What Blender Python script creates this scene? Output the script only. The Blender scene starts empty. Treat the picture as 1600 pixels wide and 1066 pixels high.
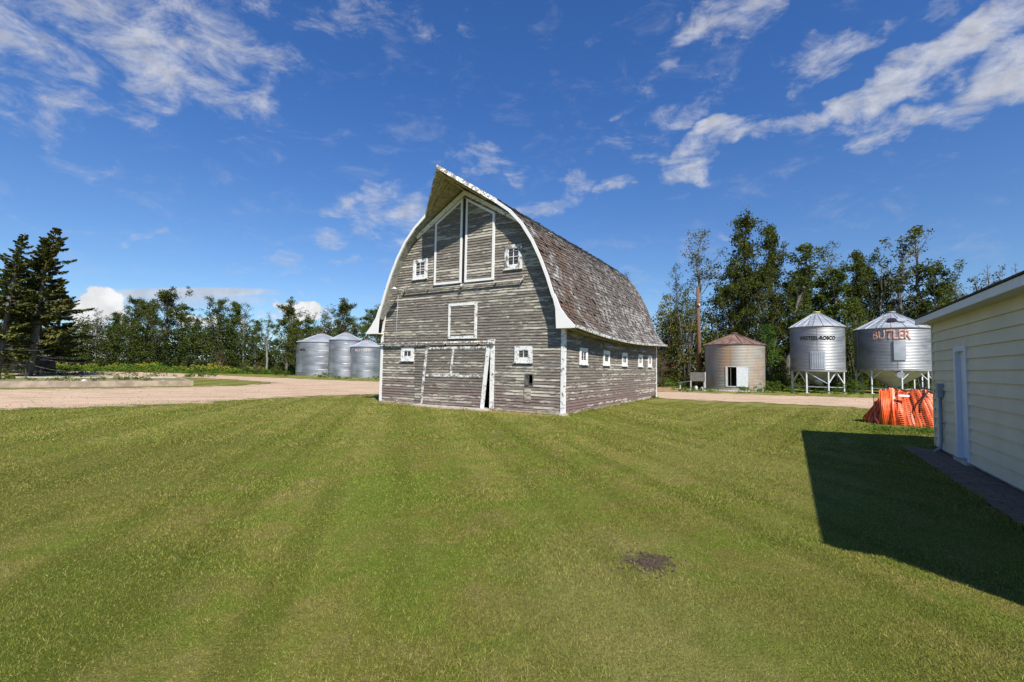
import bpy, math, random
import numpy as np
from math import sin, cos, pi, radians, atan2, sqrt
from mathutils import Vector, Matrix
S = bpy.context.scene
COL = S.collection

# ------------------------------------------------------------------ camera
FPX, PITCH, ROLL, CH = 724.0, radians(3.24), radians(1.04), 1.6
_F = Vector((0, cos(PITCH), sin(PITCH))); _U = Vector((0, -sin(PITCH), cos(PITCH))); _X = Vector((1, 0, 0))
CR = _X * cos(ROLL) + _U * sin(ROLL); CU = -_X * sin(ROLL) + _U * cos(ROLL)
cam = bpy.data.cameras.new('camera'); camo = bpy.data.objects.new('camera', cam); COL.objects.link(camo)
cam.sensor_width = 36; cam.lens = 36 * FPX / 1600; cam.clip_start = 0.05; cam.clip_end = 6000
m = Matrix((CR, CU, -_F)).transposed().to_4x4(); m.translation = Vector((0, 0, CH)); camo.matrix_world = m
S.camera = camo
def ray(x, y): return (_F * FPX + CR * (x - 800) + CU * (533 - y)).normalized()
def gnd(x, y, z=0.0):                      # where a photographed ground point lies
    d = ray(x, y); return Vector((0, 0, CH)) + d * ((z - CH) / d.z)
def at(x, y, Y):                           # point at forward distance Y
    d = ray(x, y); return Vector((0, 0, CH)) + d * (Y / d.y)

# ------------------------------------------------------------------ light
SUN_AZ, SUN_EL = radians(-69.5), radians(46)  # direction towards the sun
sd = Vector((cos(SUN_AZ) * cos(SUN_EL), sin(SUN_AZ) * cos(SUN_EL), sin(SUN_EL)))
sun = bpy.data.lights.new('sun', 'SUN'); sun.energy = 5.0; sun.angle = radians(0.5); sun.color = (1, .94, .84)
suno = bpy.data.objects.new('sun', sun); COL.objects.link(suno); suno.rotation_euler = sd.to_track_quat('Z', 'Y').to_euler()
S.view_settings.view_transform = 'Standard'; S.view_settings.look = 'None'; S.view_settings.gamma = 1
S.view_settings.exposure = 0.5
S.cycles.use_denoising = True; S.cycles.max_bounces = 8; S.cycles.transparent_max_bounces = 8

W = bpy.data.worlds.new('World'); S.world = W; W.use_nodes = True
wn = W.node_tree.nodes; wl = W.node_tree.links; wn.clear()
def N(nodes, typ, **kw):
    n = nodes.new(typ)
    for k, v in kw.items(): setattr(n, k, v)
    return n
sky = N(wn, 'ShaderNodeTexSky', sky_type='NISHITA', sun_disc=False, sun_elevation=SUN_EL, sun_rotation=radians(90) - SUN_AZ,
        altitude=500, air_density=1.0, dust_density=0.35, ozone_density=2.2)
tc = N(wn, 'ShaderNodeTexCoord')
def vm(op, a, b=None):
    n = N(wn, 'ShaderNodeVectorMath', operation=op)
    for i, s in enumerate((a, b)):
        if s is None: continue
        if hasattr(s, 'is_linked'): wl.new(s, n.inputs[i])
        else: n.inputs[i].default_value = s
    return n
def mt(op, a, b=None, c=None):
    n = N(wn, 'ShaderNodeMath', operation=op)
    for i, s in enumerate((a, b, c)):
        if s is None: continue
        if hasattr(s, 'is_linked'): wl.new(s, n.inputs[i])
        else: n.inputs[i].default_value = s
    return n.outputs[0]
DIR = tc.outputs['Generated']
# domain warp so that cloud edges are ragged
wz = N(wn, 'ShaderNodeTexNoise'); wz.inputs['Scale'].default_value = 9; wz.inputs['Detail'].default_value = 8; wl.new(DIR, wz.inputs['Vector'])
wq = vm('SCALE', vm('SUBTRACT', wz.outputs['Color'], (.5, .5, .5)).outputs[0]); wq.inputs['Scale'].default_value = .19
WD = vm('ADD', DIR, wq.outputs[0]).outputs[0]
CLOUDS = [  # direction given through photo coordinates: x, y, half length, half width, tilt, weight
 (215, 45, 250, 95, 12, .76), (60, 110, 200, 100, 0, .6), (330, 100, 130, 60, 20, .62), (460, 25, 160, 45, -5, .5), (640, 10, 160, 30, 0, .35),
 (1270, 182, 260, 23, -21, .88), (1460, 100, 210, 33, -27, .92), (1500, 165, 170, 28, -17, .8), (1620, 110, 130, 50, -25, .88), (1110, 222, 75, 22, -24, .9),
 (1290, 75, 110, 30, -20, .62), (1140, 38, 120, 36, -24, .75), (1500, 15, 160, 22, -5, .5), (1080, 180, 62, 26, -25, .55), (960, 238, 50, 22, -30, .5), (1000, 250, 30, 12, -10, .45),
 (600, 330, 105, 38, -14, .72), (850, 320, 72, 22, -14, .7), (740, 262, 55, 26, -30, .6), (790, 262, 35, 18, 0, .5), (955, 298, 30, 14, -10, .65), (900, 300, 35, 18, -30, .6),
 (470, 415, 130, 17, -3, .5), (600, 378, 70, 10, 0, .45), (200, 371, 50, 9, 3, .42), (60, 272, 90, 16, 12, .34), (15, 346, 60, 14, 0, .4), (240, 270, 90, 9, 5, .33),
 (325, 208, 40, 10, 5, .4), (1040, 405, 110, 14, -5, .36), (1020, 135, 25, 60, -20, .3), (980, 160, 22, 9, -10, .5)]
LOWC = [(150, 482, 36, 30, 0, 1.1), (156, 462, 26, 19, 0, 1.1), (150, 530, 50, 40, 0, .75), (470, 484, 36, 17, 0, 1.05), (481, 472, 17, 14, 0, 1.05), (310, 491, 40, 11, 0, .95), (440, 497, 60, 11, 0, .6), (545, 500, 50, 8, 0, .5)]
LENT = [(290, 458, 115, 8, -1, .9), (290, 470, 130, 12, 0, .55), (375, 457, 60, 4, 2, .6)]
def mask(lst, vec, lo=1.9):
    tot = None
    for (x, y, a, b, t, w) in lst:
        c = ray(x, y); t = radians(t)
        e1 = (CR * cos(t) - CU * sin(t)); e1 = (e1 - c * e1.dot(c)).normalized(); e2 = c.cross(e1)
        k = (_F.dot(c)) / FPX
        u = N(wn, 'ShaderNodeVectorMath', operation='DOT_PRODUCT'); wl.new(vec, u.inputs[0]); u.inputs[1].default_value = e1 / (a * k * 1.05)
        v = N(wn, 'ShaderNodeVectorMath', operation='DOT_PRODUCT'); wl.new(vec, v.inputs[0]); v.inputs[1].default_value = e2 / (b * k * 1.05)
        uu = mt('MULTIPLY', u.outputs['Value'], u.outputs['Value']); r2 = mt('MULTIPLY_ADD', v.outputs['Value'], v.outputs['Value'], uu)
        mr = N(wn, 'ShaderNodeMapRange', interpolation_type='SMOOTHSTEP'); wl.new(r2, mr.inputs[0])
        mr.inputs[1].default_value = 0; mr.inputs[2].default_value = lo; mr.inputs[3].default_value = w; mr.inputs[4].default_value = 0
        tot = mr.outputs[0] if tot is None else mt('MAXIMUM', tot, mr.outputs[0])
    return tot
cn = N(wn, 'ShaderNodeTexNoise'); cn.inputs['Scale'].default_value = 13; cn.inputs['Detail'].default_value = 10; cn.inputs['Roughness'].default_value = .66
cn.inputs['Distortion'].default_value = .35
mp = N(wn, 'ShaderNodeMapping'); mp.inputs['Rotation'].default_value = (0, radians(-25), radians(10)); mp.inputs['Scale'].default_value = (.8, 1.0, 1.9)
wl.new(DIR, mp.inputs['Vector']); wl.new(mp.outputs[0], cn.inputs['Vector'])
hi = mt('MULTIPLY_ADD', mt('SUBTRACT', cn.outputs['Fac'], .5), 2.3, mask(CLOUDS, WD))
def sm(x, a, b, lo=0, hi_=1):
    mr = N(wn, 'ShaderNodeMapRange', interpolation_type='SMOOTHSTEP'); wl.new(x, mr.inputs[0])
    for i, q in enumerate((a, b, lo, hi_)): mr.inputs[i + 1].default_value = q
    return mr.outputs[0]
hi = sm(hi, .32, 1.2, 0, .86)
wsc = vm('SCALE', wq.outputs[0]); wsc.inputs['Scale'].default_value = .45
WD2 = vm('ADD', DIR, wsc.outputs[0]).outputs[0]
cn2 = N(wn, 'ShaderNodeTexNoise'); cn2.inputs['Scale'].default_value = 38; cn2.inputs['Detail'].default_value = 7; wl.new(DIR, cn2.inputs['Vector'])
lmask = mask(LOWC, WD2, 1.7)
lowv = mt('MULTIPLY_ADD', mt('SUBTRACT', cn2.outputs['Fac'], .5), 1.7, lmask)
low = mt('MULTIPLY', sm(lowv, .38, .72, 0, 1), sm(lmask, .08, .3, 0, 1))
len_ = sm(mt('MULTIPLY_ADD', mt('SUBTRACT', cn2.outputs['Fac'], .5), .25, mask(LENT, DIR)), .15, .8, 0, .75)
thin = sm(cn.outputs['Fac'], .5, .8, 0, .22)   # faint veil
cov = mt('MAXIMUM', mt('MAXIMUM', hi, low), mt('MAXIMUM', len_, thin))
sepz = N(wn, 'ShaderNodeSeparateXYZ'); wl.new(DIR, sepz.inputs[0])
shade = sm(cn2.outputs['Fac'], .3, .7, .78, 1.0)
base = N(wn, 'ShaderNodeMix', data_type='RGBA'); wl.new(low, base.inputs['Factor'])
base.inputs[6].default_value = (6.9, 7.05, 7.6, 1); base.inputs[7].default_value = (9.6, 9.7, 9.9, 1)
bs = vm('SCALE', base.outputs[2]); wl.new(shade, bs.inputs['Scale'])
# the real sky of that day: deep polarised blue
tz = N(wn, 'ShaderNodeMix', data_type='RGBA'); wl.new(sm(sepz.outputs[2], .05, .6), tz.inputs['Factor']); tz.inputs[6].default_value = (.80, 1.02, 1.26, 1); tz.inputs[7].default_value = (.53, .97, 1.58, 1)
tint = vm('MULTIPLY', sky.outputs[0], tz.outputs[2])
mx = N(wn, 'ShaderNodeMix', data_type='RGBA'); wl.new(cov, mx.inputs['Factor']); wl.new(tint.outputs[0], mx.inputs[6]); wl.new(bs.outputs[0], mx.inputs[7])
bg = N(wn, 'ShaderNodeBackground'); bg.inputs['Strength'].default_value = .07; wl.new(mx.outputs[2], bg.inputs[0])
wo = N(wn, 'ShaderNodeOutputWorld'); wl.new(bg.outputs[0], wo.inputs[0])

# ------------------------------------------------------------------ helpers
def tag(o, label=None, cat=None, group=None, kind=None):
    if label: o['label'] = label
    if cat: o['category'] = cat
    if group: o['group'] = group
    if kind: o['kind'] = kind
    return o
def empty(name, loc, rz, label, cat, group=None):
    o = bpy.data.objects.new(name, None); COL.objects.link(o); o.location = loc; o.rotation_euler = (0, 0, rz); o.empty_display_size = .3
    return tag(o, label, cat, group)
class MB:
    def __init__(s): s.v = []; s.f = []; s.m = []; s.smooth = []
    def add(s, vs, fs, mi=0, sm=False):
        b = len(s.v); s.v += [tuple(p) for p in vs]; s.f += [tuple(b + i for i in f) for f in fs]; s.m += [mi] * len(fs); s.smooth += [sm] * len(fs)
    def box(s, a, b, mi=0, T=None):
        x0, y0, z0 = a; x1, y1, z1 = b
        vs = [(x0,y0,z0),(x1,y0,z0),(x1,y1,z0),(x0,y1,z0),(x0,y0,z1),(x1,y0,z1),(x1,y1,z1),(x0,y1,z1)]
        if T: vs = [T(*p) for p in vs]
        s.add(vs, [(3,2,1,0),(4,5,6,7),(0,1,5,4),(1,2,6,5),(2,3,7,6),(3,0,4,7)], mi)
    def hexa(s, bot, top, mi=0):   # bot, top: 4 points each
        s.add(list(bot) + list(top), [(3,2,1,0),(4,5,6,7),(0,1,5,4),(1,2,6,5),(2,3,7,6),(3,0,4,7)], mi)
    def bar(s, p, q, w, h=None, mi=0):  # rectangular bar from p to q
        p = Vector(p); q = Vector(q); h = h or w; d = (q - p).normalized()
        a = d.cross(Vector((0, 0, 1)));
        if a.length < .01: a = Vector((1, 0, 0))
        a.normalize(); b = a.cross(d).normalized(); a = a * w / 2; b = b * h / 2
        s.hexa([p - a - b, p + a - b, p + a + b, p - a + b], [q - a - b, q + a - b, q + a + b, q - a + b], mi)
    def tube(s, pts, rs, n=8, mi=0, cap=True):
        pts = [Vector(p) for p in pts]
        if not hasattr(rs, '__len__'): rs = [rs] * len(pts)
        vs = []; fs = []; ref = None
        for i, p in enumerate(pts):
            d = (pts[min(i + 1, len(pts) - 1)] - pts[max(i - 1, 0)]).normalized()
            if ref is None: ref = d.orthogonal().normalized()
            a = (ref - d * ref.dot(d))
            a = a.normalized() if a.length > 1e-4 else d.orthogonal().normalized()
            ref = a; b = d.cross(a)
            for k in range(n): t = 2 * pi * k / n; vs.append(p + (a * cos(t) + b * sin(t)) * rs[i])
        for i in range(len(pts) - 1):
            for k in range(n): fs.append((i*n+k, i*n+(k+1)%n, (i+1)*n+(k+1)%n, (i+1)*n+k))
        if cap: fs += [tuple(range(n))[::-1], tuple((len(pts)-1)*n + k for k in range(n))]
        s.add(vs, fs, mi, True)
    def lathe(s, prof, n=48, mi=0, c=(0, 0), sm=True, a0=0, a1=2*pi):
        full = abs(a1 - a0 - 2*pi) < 1e-6; vs = []; fs = []; nn = n if full else n + 1
        for r, z in prof:
            for k in range(nn): t = a0 + (a1 - a0) * k / n; vs.append((c[0] + r*cos(t), c[1] + r*sin(t), z))
        for i in range(len(prof) - 1):
            for k in range(n): fs.append((i*nn+k, i*nn+(k+1)%nn, (i+1)*nn+(k+1)%nn, (i+1)*nn+k))
        s.add(vs, fs, mi, sm)
    def prism(s, poly, f, t0, t1, mi=0):  # poly 2D extruded between t0,t1; f(a,b,t)->point
        n = len(poly); vs = [f(a, b, t0) for a, b in poly] + [f(a, b, t1) for a, b in poly]
        s.add(vs, [tuple(range(n)), tuple(range(2*n - 1, n - 1, -1))] + [(i, n + i, n + (i+1)%n, (i+1)%n) for i in range(n)], mi)
    def build(s, name, mats, parent=None, label=None):
        me = bpy.data.meshes.new(name); me.from_pydata(s.v, [], s.f)
        for mm in (mats if isinstance(mats, (list, tuple)) else [mats]): me.materials.append(mm)
        me.polygons.foreach_set('material_index', s.m); me.polygons.foreach_set('use_smooth', s.smooth); me.update()
        o = bpy.data.objects.new(name, me); COL.objects.link(o); o.parent = parent
        if label: o['label'] = label
        return o
def quads(name, V, mats, parent=None, link=True, tri=False):   # V: (n,4,3) or (n,3,3)
    n, k = V.shape[0], V.shape[1]; me = bpy.data.meshes.new(name)
    me.vertices.add(n*k); me.vertices.foreach_set('co', V.reshape(-1).astype(np.float32))
    me.loops.add(n*k); me.loops.foreach_set('vertex_index', np.arange(n*k, dtype=np.int32))
    me.polygons.add(n); me.polygons.foreach_set('loop_start', np.arange(0, n*k, k, dtype=np.int32)); me.polygons.foreach_set('loop_total', np.full(n, k, dtype=np.int32))
    me.update(); me.materials.append(mats)
    o = bpy.data.objects.new(name, me)
    if link: COL.objects.link(o)
    o.parent = parent
    return o

# ------------------------------------------------------------------ materials
class G:   # tiny node builder
    def __init__(s, name, rough=.8, spec=.3, metal=0):
        s.mat = bpy.data.materials.new(name); s.mat.use_nodes = True; s.t = s.mat.node_tree; s.n = s.t.nodes; s.l = s.t.links
        s.b = s.n['Principled BSDF']; s.b.inputs['Roughness'].default_value = rough; s.b.inputs['Specular IOR Level'].default_value = spec; s.b.inputs['Metallic'].default_value = metal
        s.geo = s.n.new('ShaderNodeNewGeometry'); s.tc = s.n.new('ShaderNodeTexCoord'); s.obj = s.tc.outputs['Object']; s.pos = s.geo.outputs['Position']; s.rnd = s.geo.outputs['Random Per Island']
    def put(s, sock, v):
        if hasattr(v, 'is_linked'): s.l.new(v, sock)
        elif hasattr(v, '__len__') and len(v) == 3 and sock.type == 'RGBA': sock.default_value = (*v, 1)
        else: sock.default_value = v
    def map(s, vec, scale=(1,1,1), rot=(0,0,0), loc=(0,0,0)):
        n = s.n.new('ShaderNodeMapping'); s.put(n.inputs[0], vec); n.inputs['Scale'].default_value = scale; n.inputs['Rotation'].default_value = rot; n.inputs['Location'].default_value = loc
        return n.outputs[0]
    def noise(s, vec, scale, detail=4, rough=.55, dist=0, W=None):
        n = s.n.new('ShaderNodeTexNoise')
        if W is not None: n.noise_dimensions = '4D'; s.put(n.inputs['W'], W)
        s.put(n.inputs['Vector'], vec); n.inputs['Scale'].default_value = scale; n.inputs['Detail'].default_value = detail; n.inputs['Roughness'].default_value = rough; n.inputs['Distortion'].default_value = dist
        return n.outputs['Fac']
    def wave(s, vec, scale, dist=0, ds=1, dd=2, dirn='X', prof='SIN'):
        n = s.n.new('ShaderNodeTexWave'); n.bands_direction = dirn; n.wave_profile = prof; s.put(n.inputs['Vector'], vec); n.inputs['Scale'].default_value = scale
        n.inputs['Distortion'].default_value = dist; n.inputs['Detail'].default_value = dd; n.inputs['Detail Scale'].default_value = ds
        return n.outputs['Fac']
    def vor(s, vec, scale, feat='F1', out='Distance'):
        n = s.n.new('ShaderNodeTexVoronoi'); n.feature = feat; s.put(n.inputs['Vector'], vec); n.inputs['Scale'].default_value = scale
        return n.outputs[out]
    def m(s, op, a, b=0.0, c=0.0, clamp=False):
        n = s.n.new('ShaderNodeMath'); n.operation = op; n.use_clamp = clamp
        s.put(n.inputs[0], a); s.put(n.inputs[1], b); s.put(n.inputs[2], c); return n.outputs[0]
    def mr(s, x, a, b, lo=0, hi=1, smooth=True):
        n = s.n.new('ShaderNodeMapRange')
        if smooth: n.interpolation_type = 'SMOOTHSTEP'
        s.put(n.inputs[0], x)
        for i, q in enumerate((a, b, lo, hi)): n.inputs[i+1].default_value = q
        return n.outputs[0]
    def mix(s, f, a, b, mode='MIX'):
        n = s.n.new('ShaderNodeMix'); n.data_type = 'RGBA'; n.blend_type = mode; n.clamp_factor = True
        s.put(n.inputs[0], f); s.put(n.inputs[6], a); s.put(n.inputs[7], b); return n.outputs[2]
    def ramp(s, x, stops):
        n = s.n.new('ShaderNodeValToRGB'); s.put(n.inputs[0], x); e = n.color_ramp.elements
        while len(e) < len(stops): e.new(.5)
        for q, (p, c) in zip(e, stops): q.position = p; q.color = (*c, 1)
        return n.outputs[0]
    def bump(s, h, strength=.3, dist=.02):
        n = s.n.new('ShaderNodeBump'); s.put(n.inputs['Height'], h); n.inputs['Strength'].default_value = strength; n.inputs['Distance'].default_value = dist
        s.l.new(n.outputs[0], s.b.inputs['Normal'])
    def sep(s, v):
        n = s.n.new('ShaderNodeSeparateXYZ'); s.put(n.inputs[0], v); return n.outputs
    def col(s, c): s.put(s.b.inputs['Base Color'], c); return s

def plain(name, c, rough=.7, spec=.3, metal=0, var=.15, scale=6):
    g = G(name, rough, spec, metal); n = g.noise(g.obj, scale, 5)
    g.col(g.mix(g.mr(n, .3, .7), tuple(q*(1-var) for q in c), tuple(min(1, q*(1+var)) for q in c)))
    g.bump(n, .08, .01); return g.mat

def wood_mat(name, axis, paint=.5, red=.3, bright=1.0):
    # weathered clapboard: grain along `axis`, flaking pale paint, per board differences
    g = G(name, .88, .2); sc = [14, 14, 16]; sc[axis] = 1.6
    v = g.map(g.obj, tuple(sc)); W4 = g.m('MULTIPLY', g.rnd, 37.0)
    grain = g.noise(v, 3.0, 6, .7, .3, W=W4)
    sc2 = [6, 6, 13]; sc2[axis] = 2.4
    blot = g.noise(g.map(g.obj, tuple(sc2)), 1.0, 5, .65, W=W4)
    big = g.noise(g.obj, .45, 3)
    g_ = [q * bright for q in (.31, .28, .235)]; d_ = [q * bright for q in (.095, .083, .072)]
    c = g.mix(g.mr(grain, .32, .68), tuple(d_), tuple(g_))
    c = g.mix(g.m('MULTIPLY', g.rnd, .75), c, tuple(q * .5 for q in g_))
    fs_ = [30, 30, 60]; fs_[axis] = 2.2; fgr = g.noise(g.map(g.obj, tuple(fs_)), 1.0, 4, .7, W=W4)
    c = g.mix(g.mr(fgr, .5, .32, 0, .9), c, tuple(q * .55 for q in d_)); c = g.mix(g.mr(fgr, .55, .72, 0, .6), c, tuple(q * 1.5 for q in g_))
    zz = g.sep(g.obj)[2]
    rd = g.m('MULTIPLY', g.mr(g.m('ADD', blot, g.m('MULTIPLY', g.mr(zz, 0, 1.6, 1, 0), .20)), .50, .66), red)
    c = g.mix(rd, c, (.185, .118, .112))
    thr = g.m('ADD', g.m('ADD', blot, g.m('MULTIPLY', g.m('SUBTRACT', g.rnd, .5), .30)), g.m('MULTIPLY', g.m('SUBTRACT', big, .5), .45))
    thr = g.m('ADD', thr, g.m('MULTIPLY', g.m('SUBTRACT', grain, .5), .55))
    pm = g.mr(thr, .62 - paint * .16, .76 - paint * .16)
    c = g.mix(g.m('MULTIPLY', pm, .75), c, tuple(q * bright for q in (.54, .51, .42)))
    gr = g.mr(g.noise(g.obj, .9, 3), .5, .75, 0, .28)      # lichen green-grey tint
    c = g.mix(gr, c, (.185, .185, .135))
    g.col(c); g.bump(g.m('ADD', grain, pm), .45, .008); return g.mat
def trim_mat(name, wear=.25, base=(.78, .78, .76)):
    g = G(name, .6, .3); n = g.noise(g.obj, 7, 7, .7, .4); n2 = g.noise(g.obj, 22, 5, .7)
    f = g.mr(g.m('ADD', n, g.m('MULTIPLY', g.m('SUBTRACT', n2, .5), .5)), .70 - wear * .4, .74 - wear * .4)
    g.col(g.mix(f, g.mix(g.mr(n2, .3, .7), tuple(q*.9 for q in base), base), (.2, .18, .155))); g.bump(f, -.3, .004); return g.mat
M = {}
M['clap_front'] = wood_mat('weathered clapboard front', 0, .52, .5, .99)
M['clap_side'] = wood_mat('weathered clapboard side', 1, .46, .75, .95)
M['door_clap'] = wood_mat('weathered door boards', 0, .33, .5, .92)
M['panel_clap'] = wood_mat('blue grey faded boards', 0, .3, .1, .85)
M['trim'] = trim_mat('white trim', .12); M['trim_worn'] = trim_mat('worn white trim', .36); M['trim_flaky'] = trim_mat('flaking trim', .56)
M['soffit_wood'] = plain('soffit wood', (.36, .32, .2), .8, .2, 0, .3, 9)
M['soffit_shade'] = plain('soffit with painted shade', (.30, .29, .26), .8, .2, 0, .3, 9)  # white boarding darkened to grey, overhang shade put into the colour
M['dark_wood'] = plain('dark wood', (.035, .03, .026), .9)
g = G('old glass', .12, .5); g.col(g.mix(g.mr(g.noise(g.obj, 3), .4, .6), (.012, .013, .015), (.05, .055, .06))); M['glass'] = g.mat
M['concrete'] = plain('concrete', (.42, .38, .32), .9, .2, 0, .2, 5)
# shingles
g = G('weathered cedar shingles', .9, .2)
sp = g.sep(g.obj); W4 = g.m('MULTIPLY', g.rnd, 50.0)
st = g.noise(g.map(g.obj, (9, 9, 2.2)), 4, 5, .7, .3, W=W4)
bg_ = g.noise(g.obj, .55, 4, .6)
c = g.mix(g.rnd, (.10, .09, .082), (.215, .20, .185))
c = g.mix(g.mr(st, .3, .7, 0, .75), c, (.075, .062, .058))
lt = g.mr(g.m('ADD', g.m('ADD', st, g.m('MULTIPLY', g.rnd, .4)), g.m('MULTIPLY', g.m('SUBTRACT', bg_, .5), .9)), .70, .92)
c = g.mix(g.m('MULTIPLY', lt, .72), c, (.44, .43, .405))
br = g.m('MULTIPLY', g.mr(g.noise(g.obj, .9, 5, .6), .34, .56), g.mr(sp[1], 0.3, 6.0, 1, .15))
br = g.m('MULTIPLY', br, g.mr(sp[2], 7.6, 6.2, 0, 1))
c = g.mix(g.m('MULTIPLY', br, g.mr(g.rnd, .1, .5, .35, .95)), c, (.105, .058, .036))
g.col(c); g.bump(st, .5, .012); M['shingle'] = g.mat
M['roof_deck'] = plain('roof deck boards', (.07, .06, .055), .9)

def lawn_color(g, P):
    """mown lawn: mower passes, clover, dry patches; from world position"""
    sp = g.sep(P)
    warp = g.noise(P, .09, 3, .5)
    q = g.map(P, (1, 1, 0), (0, 0, radians(-13)))
    s1 = g.wave(q, .135, 3.6, .3, 3, 'X')
    q2 = g.map(P, (1, 1, 0), (0, 0, radians(38)))
    s2 = g.wave(q2, .16, 4.0, .3, 3, 'X')
    zone = g.mr(g.m('SUBTRACT', sp[0], g.m('MULTIPLY', sp[1], .18)), 1.5, 4.5)
    z2 = g.mr(sp[1], 8, 12)
    stripe = g.m('ADD', g.m('MULTIPLY', s1, g.m('SUBTRACT', 1.0, g.m('MULTIPLY', zone, z2))), g.m('MULTIPLY', s2, g.m('MULTIPLY', zone, z2)))
    t1 = g.wave(q, .36, 1.6, .25, 2, 'X'); t2 = g.wave(q2, .40, 1.4, .25, 2, 'X'); zz_ = g.m('MULTIPLY', zone, z2)
    trk = g.m('ADD', g.m('MULTIPLY', t1, g.m('SUBTRACT', 1.0, zz_)), g.m('MULTIPLY', t2, zz_))
    trk = g.m('MULTIPLY', g.mr(trk, .45, .06, 0, 1), g.mr(g.noise(g.map(P, (1, .25, 1), (0, 0, radians(-11))), .5, 3), .36, .56, 0, .9))
    big = g.noise(P, .35, 4, .6); mid = g.noise(P, 1.7, 5, .65); fine = g.noise(P, 9, 6, .7)
    c = g.mix(g.m('MULTIPLY_ADD', g.m('SUBTRACT', g.mr(stripe, .25, .75), .5), g.mr(sp[1], 4, 11, .32, .85), .5), (.145, .142, .024), (.262, .238, .064))
    c = g.mix(g.mr(big, .46, .64, 0, .8), c, (.125, .146, .018))
    c = g.mix(g.mr(g.m('ADD', mid, g.m('MULTIPLY', big, .3)), .60, .74, 0, .8), c, (.135, .190, .020))  # clover clumps
    c = g.mix(g.mr(mid, .47, .33, 0, .7), c, (.25, .205, .08))                 # dry thatch
    def spot(px, py, rad, c_, f_):
        nonlocal c
        d = g.n.new('ShaderNodeVectorMath'); d.operation = 'DISTANCE'; g.put(d.inputs[0], g.map(P, (1, .55, 0), (0, 0, 0))); q_ = gnd(px, py); d.inputs[1].default_value = (q_.x, q_.y*.55, 0)
        dd_ = g.m('ADD', d.outputs['Value'], g.m('MULTIPLY', g.m('SUBTRACT', g.noise(P, 1.1, 5, .65), .5), rad*2.2)); c = g.mix(g.mr(dd_, rad*1.15, rad*.35, 0, f_), c, c_)
    spot(600, 770, .95, (.125, .195, .016), .75); spot(870, 780, .6, (.13, .19, .02), .6); spot(640, 900, .5, (.13, .20, .018), .6); spot(90, 960, .9, (.085, .125, .012), .7); spot(1230, 830, .7, (.125, .18, .02), .55)
    spot(150, 740, 2.6, (.135, .135, .028), .75); spot(1000, 960, 1.1, (.27, .245, .085), .6); spot(1150, 720, 2.2, (.26, .235, .075), .55); spot(1350, 1000, .8, (.17, .175, .035), .5)
    c = g.mix(g.mr(fine, .3, .7, 0, .3), c, (.070, .075, .014))
    dry = g.m('MULTIPLY', g.mr(sp[1], 9, 22), g.mr(g.noise(P, .22, 3), .42, .62, 0, .5))
    c = g.mix(dry, c, (.27, .235, .08))
    c = g.mix(g.m('MULTIPLY', trk, .6), c, (.085, .105, .012))
    blade_shade = g.noise(P, 34, 4, .75); tip2 = g.noise(P, 90, 3, .7)
    c = g.mix(g.mr(blade_shade, .52, .30, 0, .6), c, (.05, .06, .008)); c = g.mix(g.mr(tip2, .55, .72, 0, .45), c, (.30, .30, .07))  # dark flecks put self-shadow between blades into the colour; light flecks are tips
    return c, fine
PATCH = gnd(1012, 878)
def patch_mask(g, P):
    d = g.n.new('ShaderNodeVectorMath'); d.operation = 'DISTANCE'; g.put(d.inputs[0], P); d.inputs[1].default_value = (PATCH.x, PATCH.y, 0)
    return g.mr(g.m('ADD', d.outputs['Value'], g.m('MULTIPLY', g.noise(P, 8, 6, .75), .8)), .66, .50)
g = G('lawn', .95, .1); P = g.pos; c, fine = lawn_color(g, P)
c = g.mix(g.m('MULTIPLY', patch_mask(g, P), .95), c, (.075, .055, .045))
sp = g.sep(P)   # gravelly dry verge along the barn front
BO = Vector((-5.67, 20.22, 0)); BR = radians(-31.0)
def barn_local(g, P):
    n = g.n.new('ShaderNodeVectorRotate'); n.rotation_type = 'Z_AXIS'; g.put(n.inputs['Vector'], P); n.inputs['Center'].default_value = BO; n.inputs['Angle'].default_value = -BR
    o = g.n.new('ShaderNodeVectorMath'); o.operation = 'SUBTRACT'; g.l.new(n.outputs[0], o.inputs[0]); o.inputs[1].default_value = BO; return g.sep(o.outputs[0])
bl = barn_local(g, P)
edge = g.m('MULTIPLY', g.mr(g.m('ADD', bl[1], g.m('MULTIPLY', g.noise(P, 2.2, 5), .9)), -.85+.45, -.35+.45), g.m('MULTIPLY', g.mr(bl[0], -.5, .3), g.mr(bl[0], 8.7, 8.0)))
c = g.mix(g.m('MULTIPLY', edge, .95), c, (.34, .23, .12))
g.col(c)
tex = g.m('ADD', g.noise(P, 60, 4, .7), g.m('MULTIPLY', fine, .8)); g.bump(tex, .9, .03); M['lawn'] = g.mat
g = G('grass blades', .8, .08); P = g.pos; c, _ = lawn_color(g, P)
c = g.mix(g.mr(g.rnd, 0, .85, 0, 1, False), g.mix(.62, c, (.024, .036, .004)), g.mix(.36, c, (.42, .42, .10)))
c = g.mix(g.mr(g.rnd, .88, .92, 0, .7), c, (.36, .29, .13))
sc_ = g.mix(1.0, c, (1.3, 1.3, 1.25), 'MULTIPLY'); g.n[-1].clamp_result = False
g.col(sc_)
tr = g.n.new('ShaderNodeBsdfTranslucent'); g.put(tr.inputs[0], sc_)
ms = g.n.new('ShaderNodeMixShader'); ms.inputs[0].default_value = .3; g.l.new(g.b.outputs[0], ms.inputs[1]); g.l.new(tr.outputs[0], ms.inputs[2])
g.l.new(ms.outputs[0], g.n['Material Output'].inputs[0]); M['blade'] = g.mat
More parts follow.
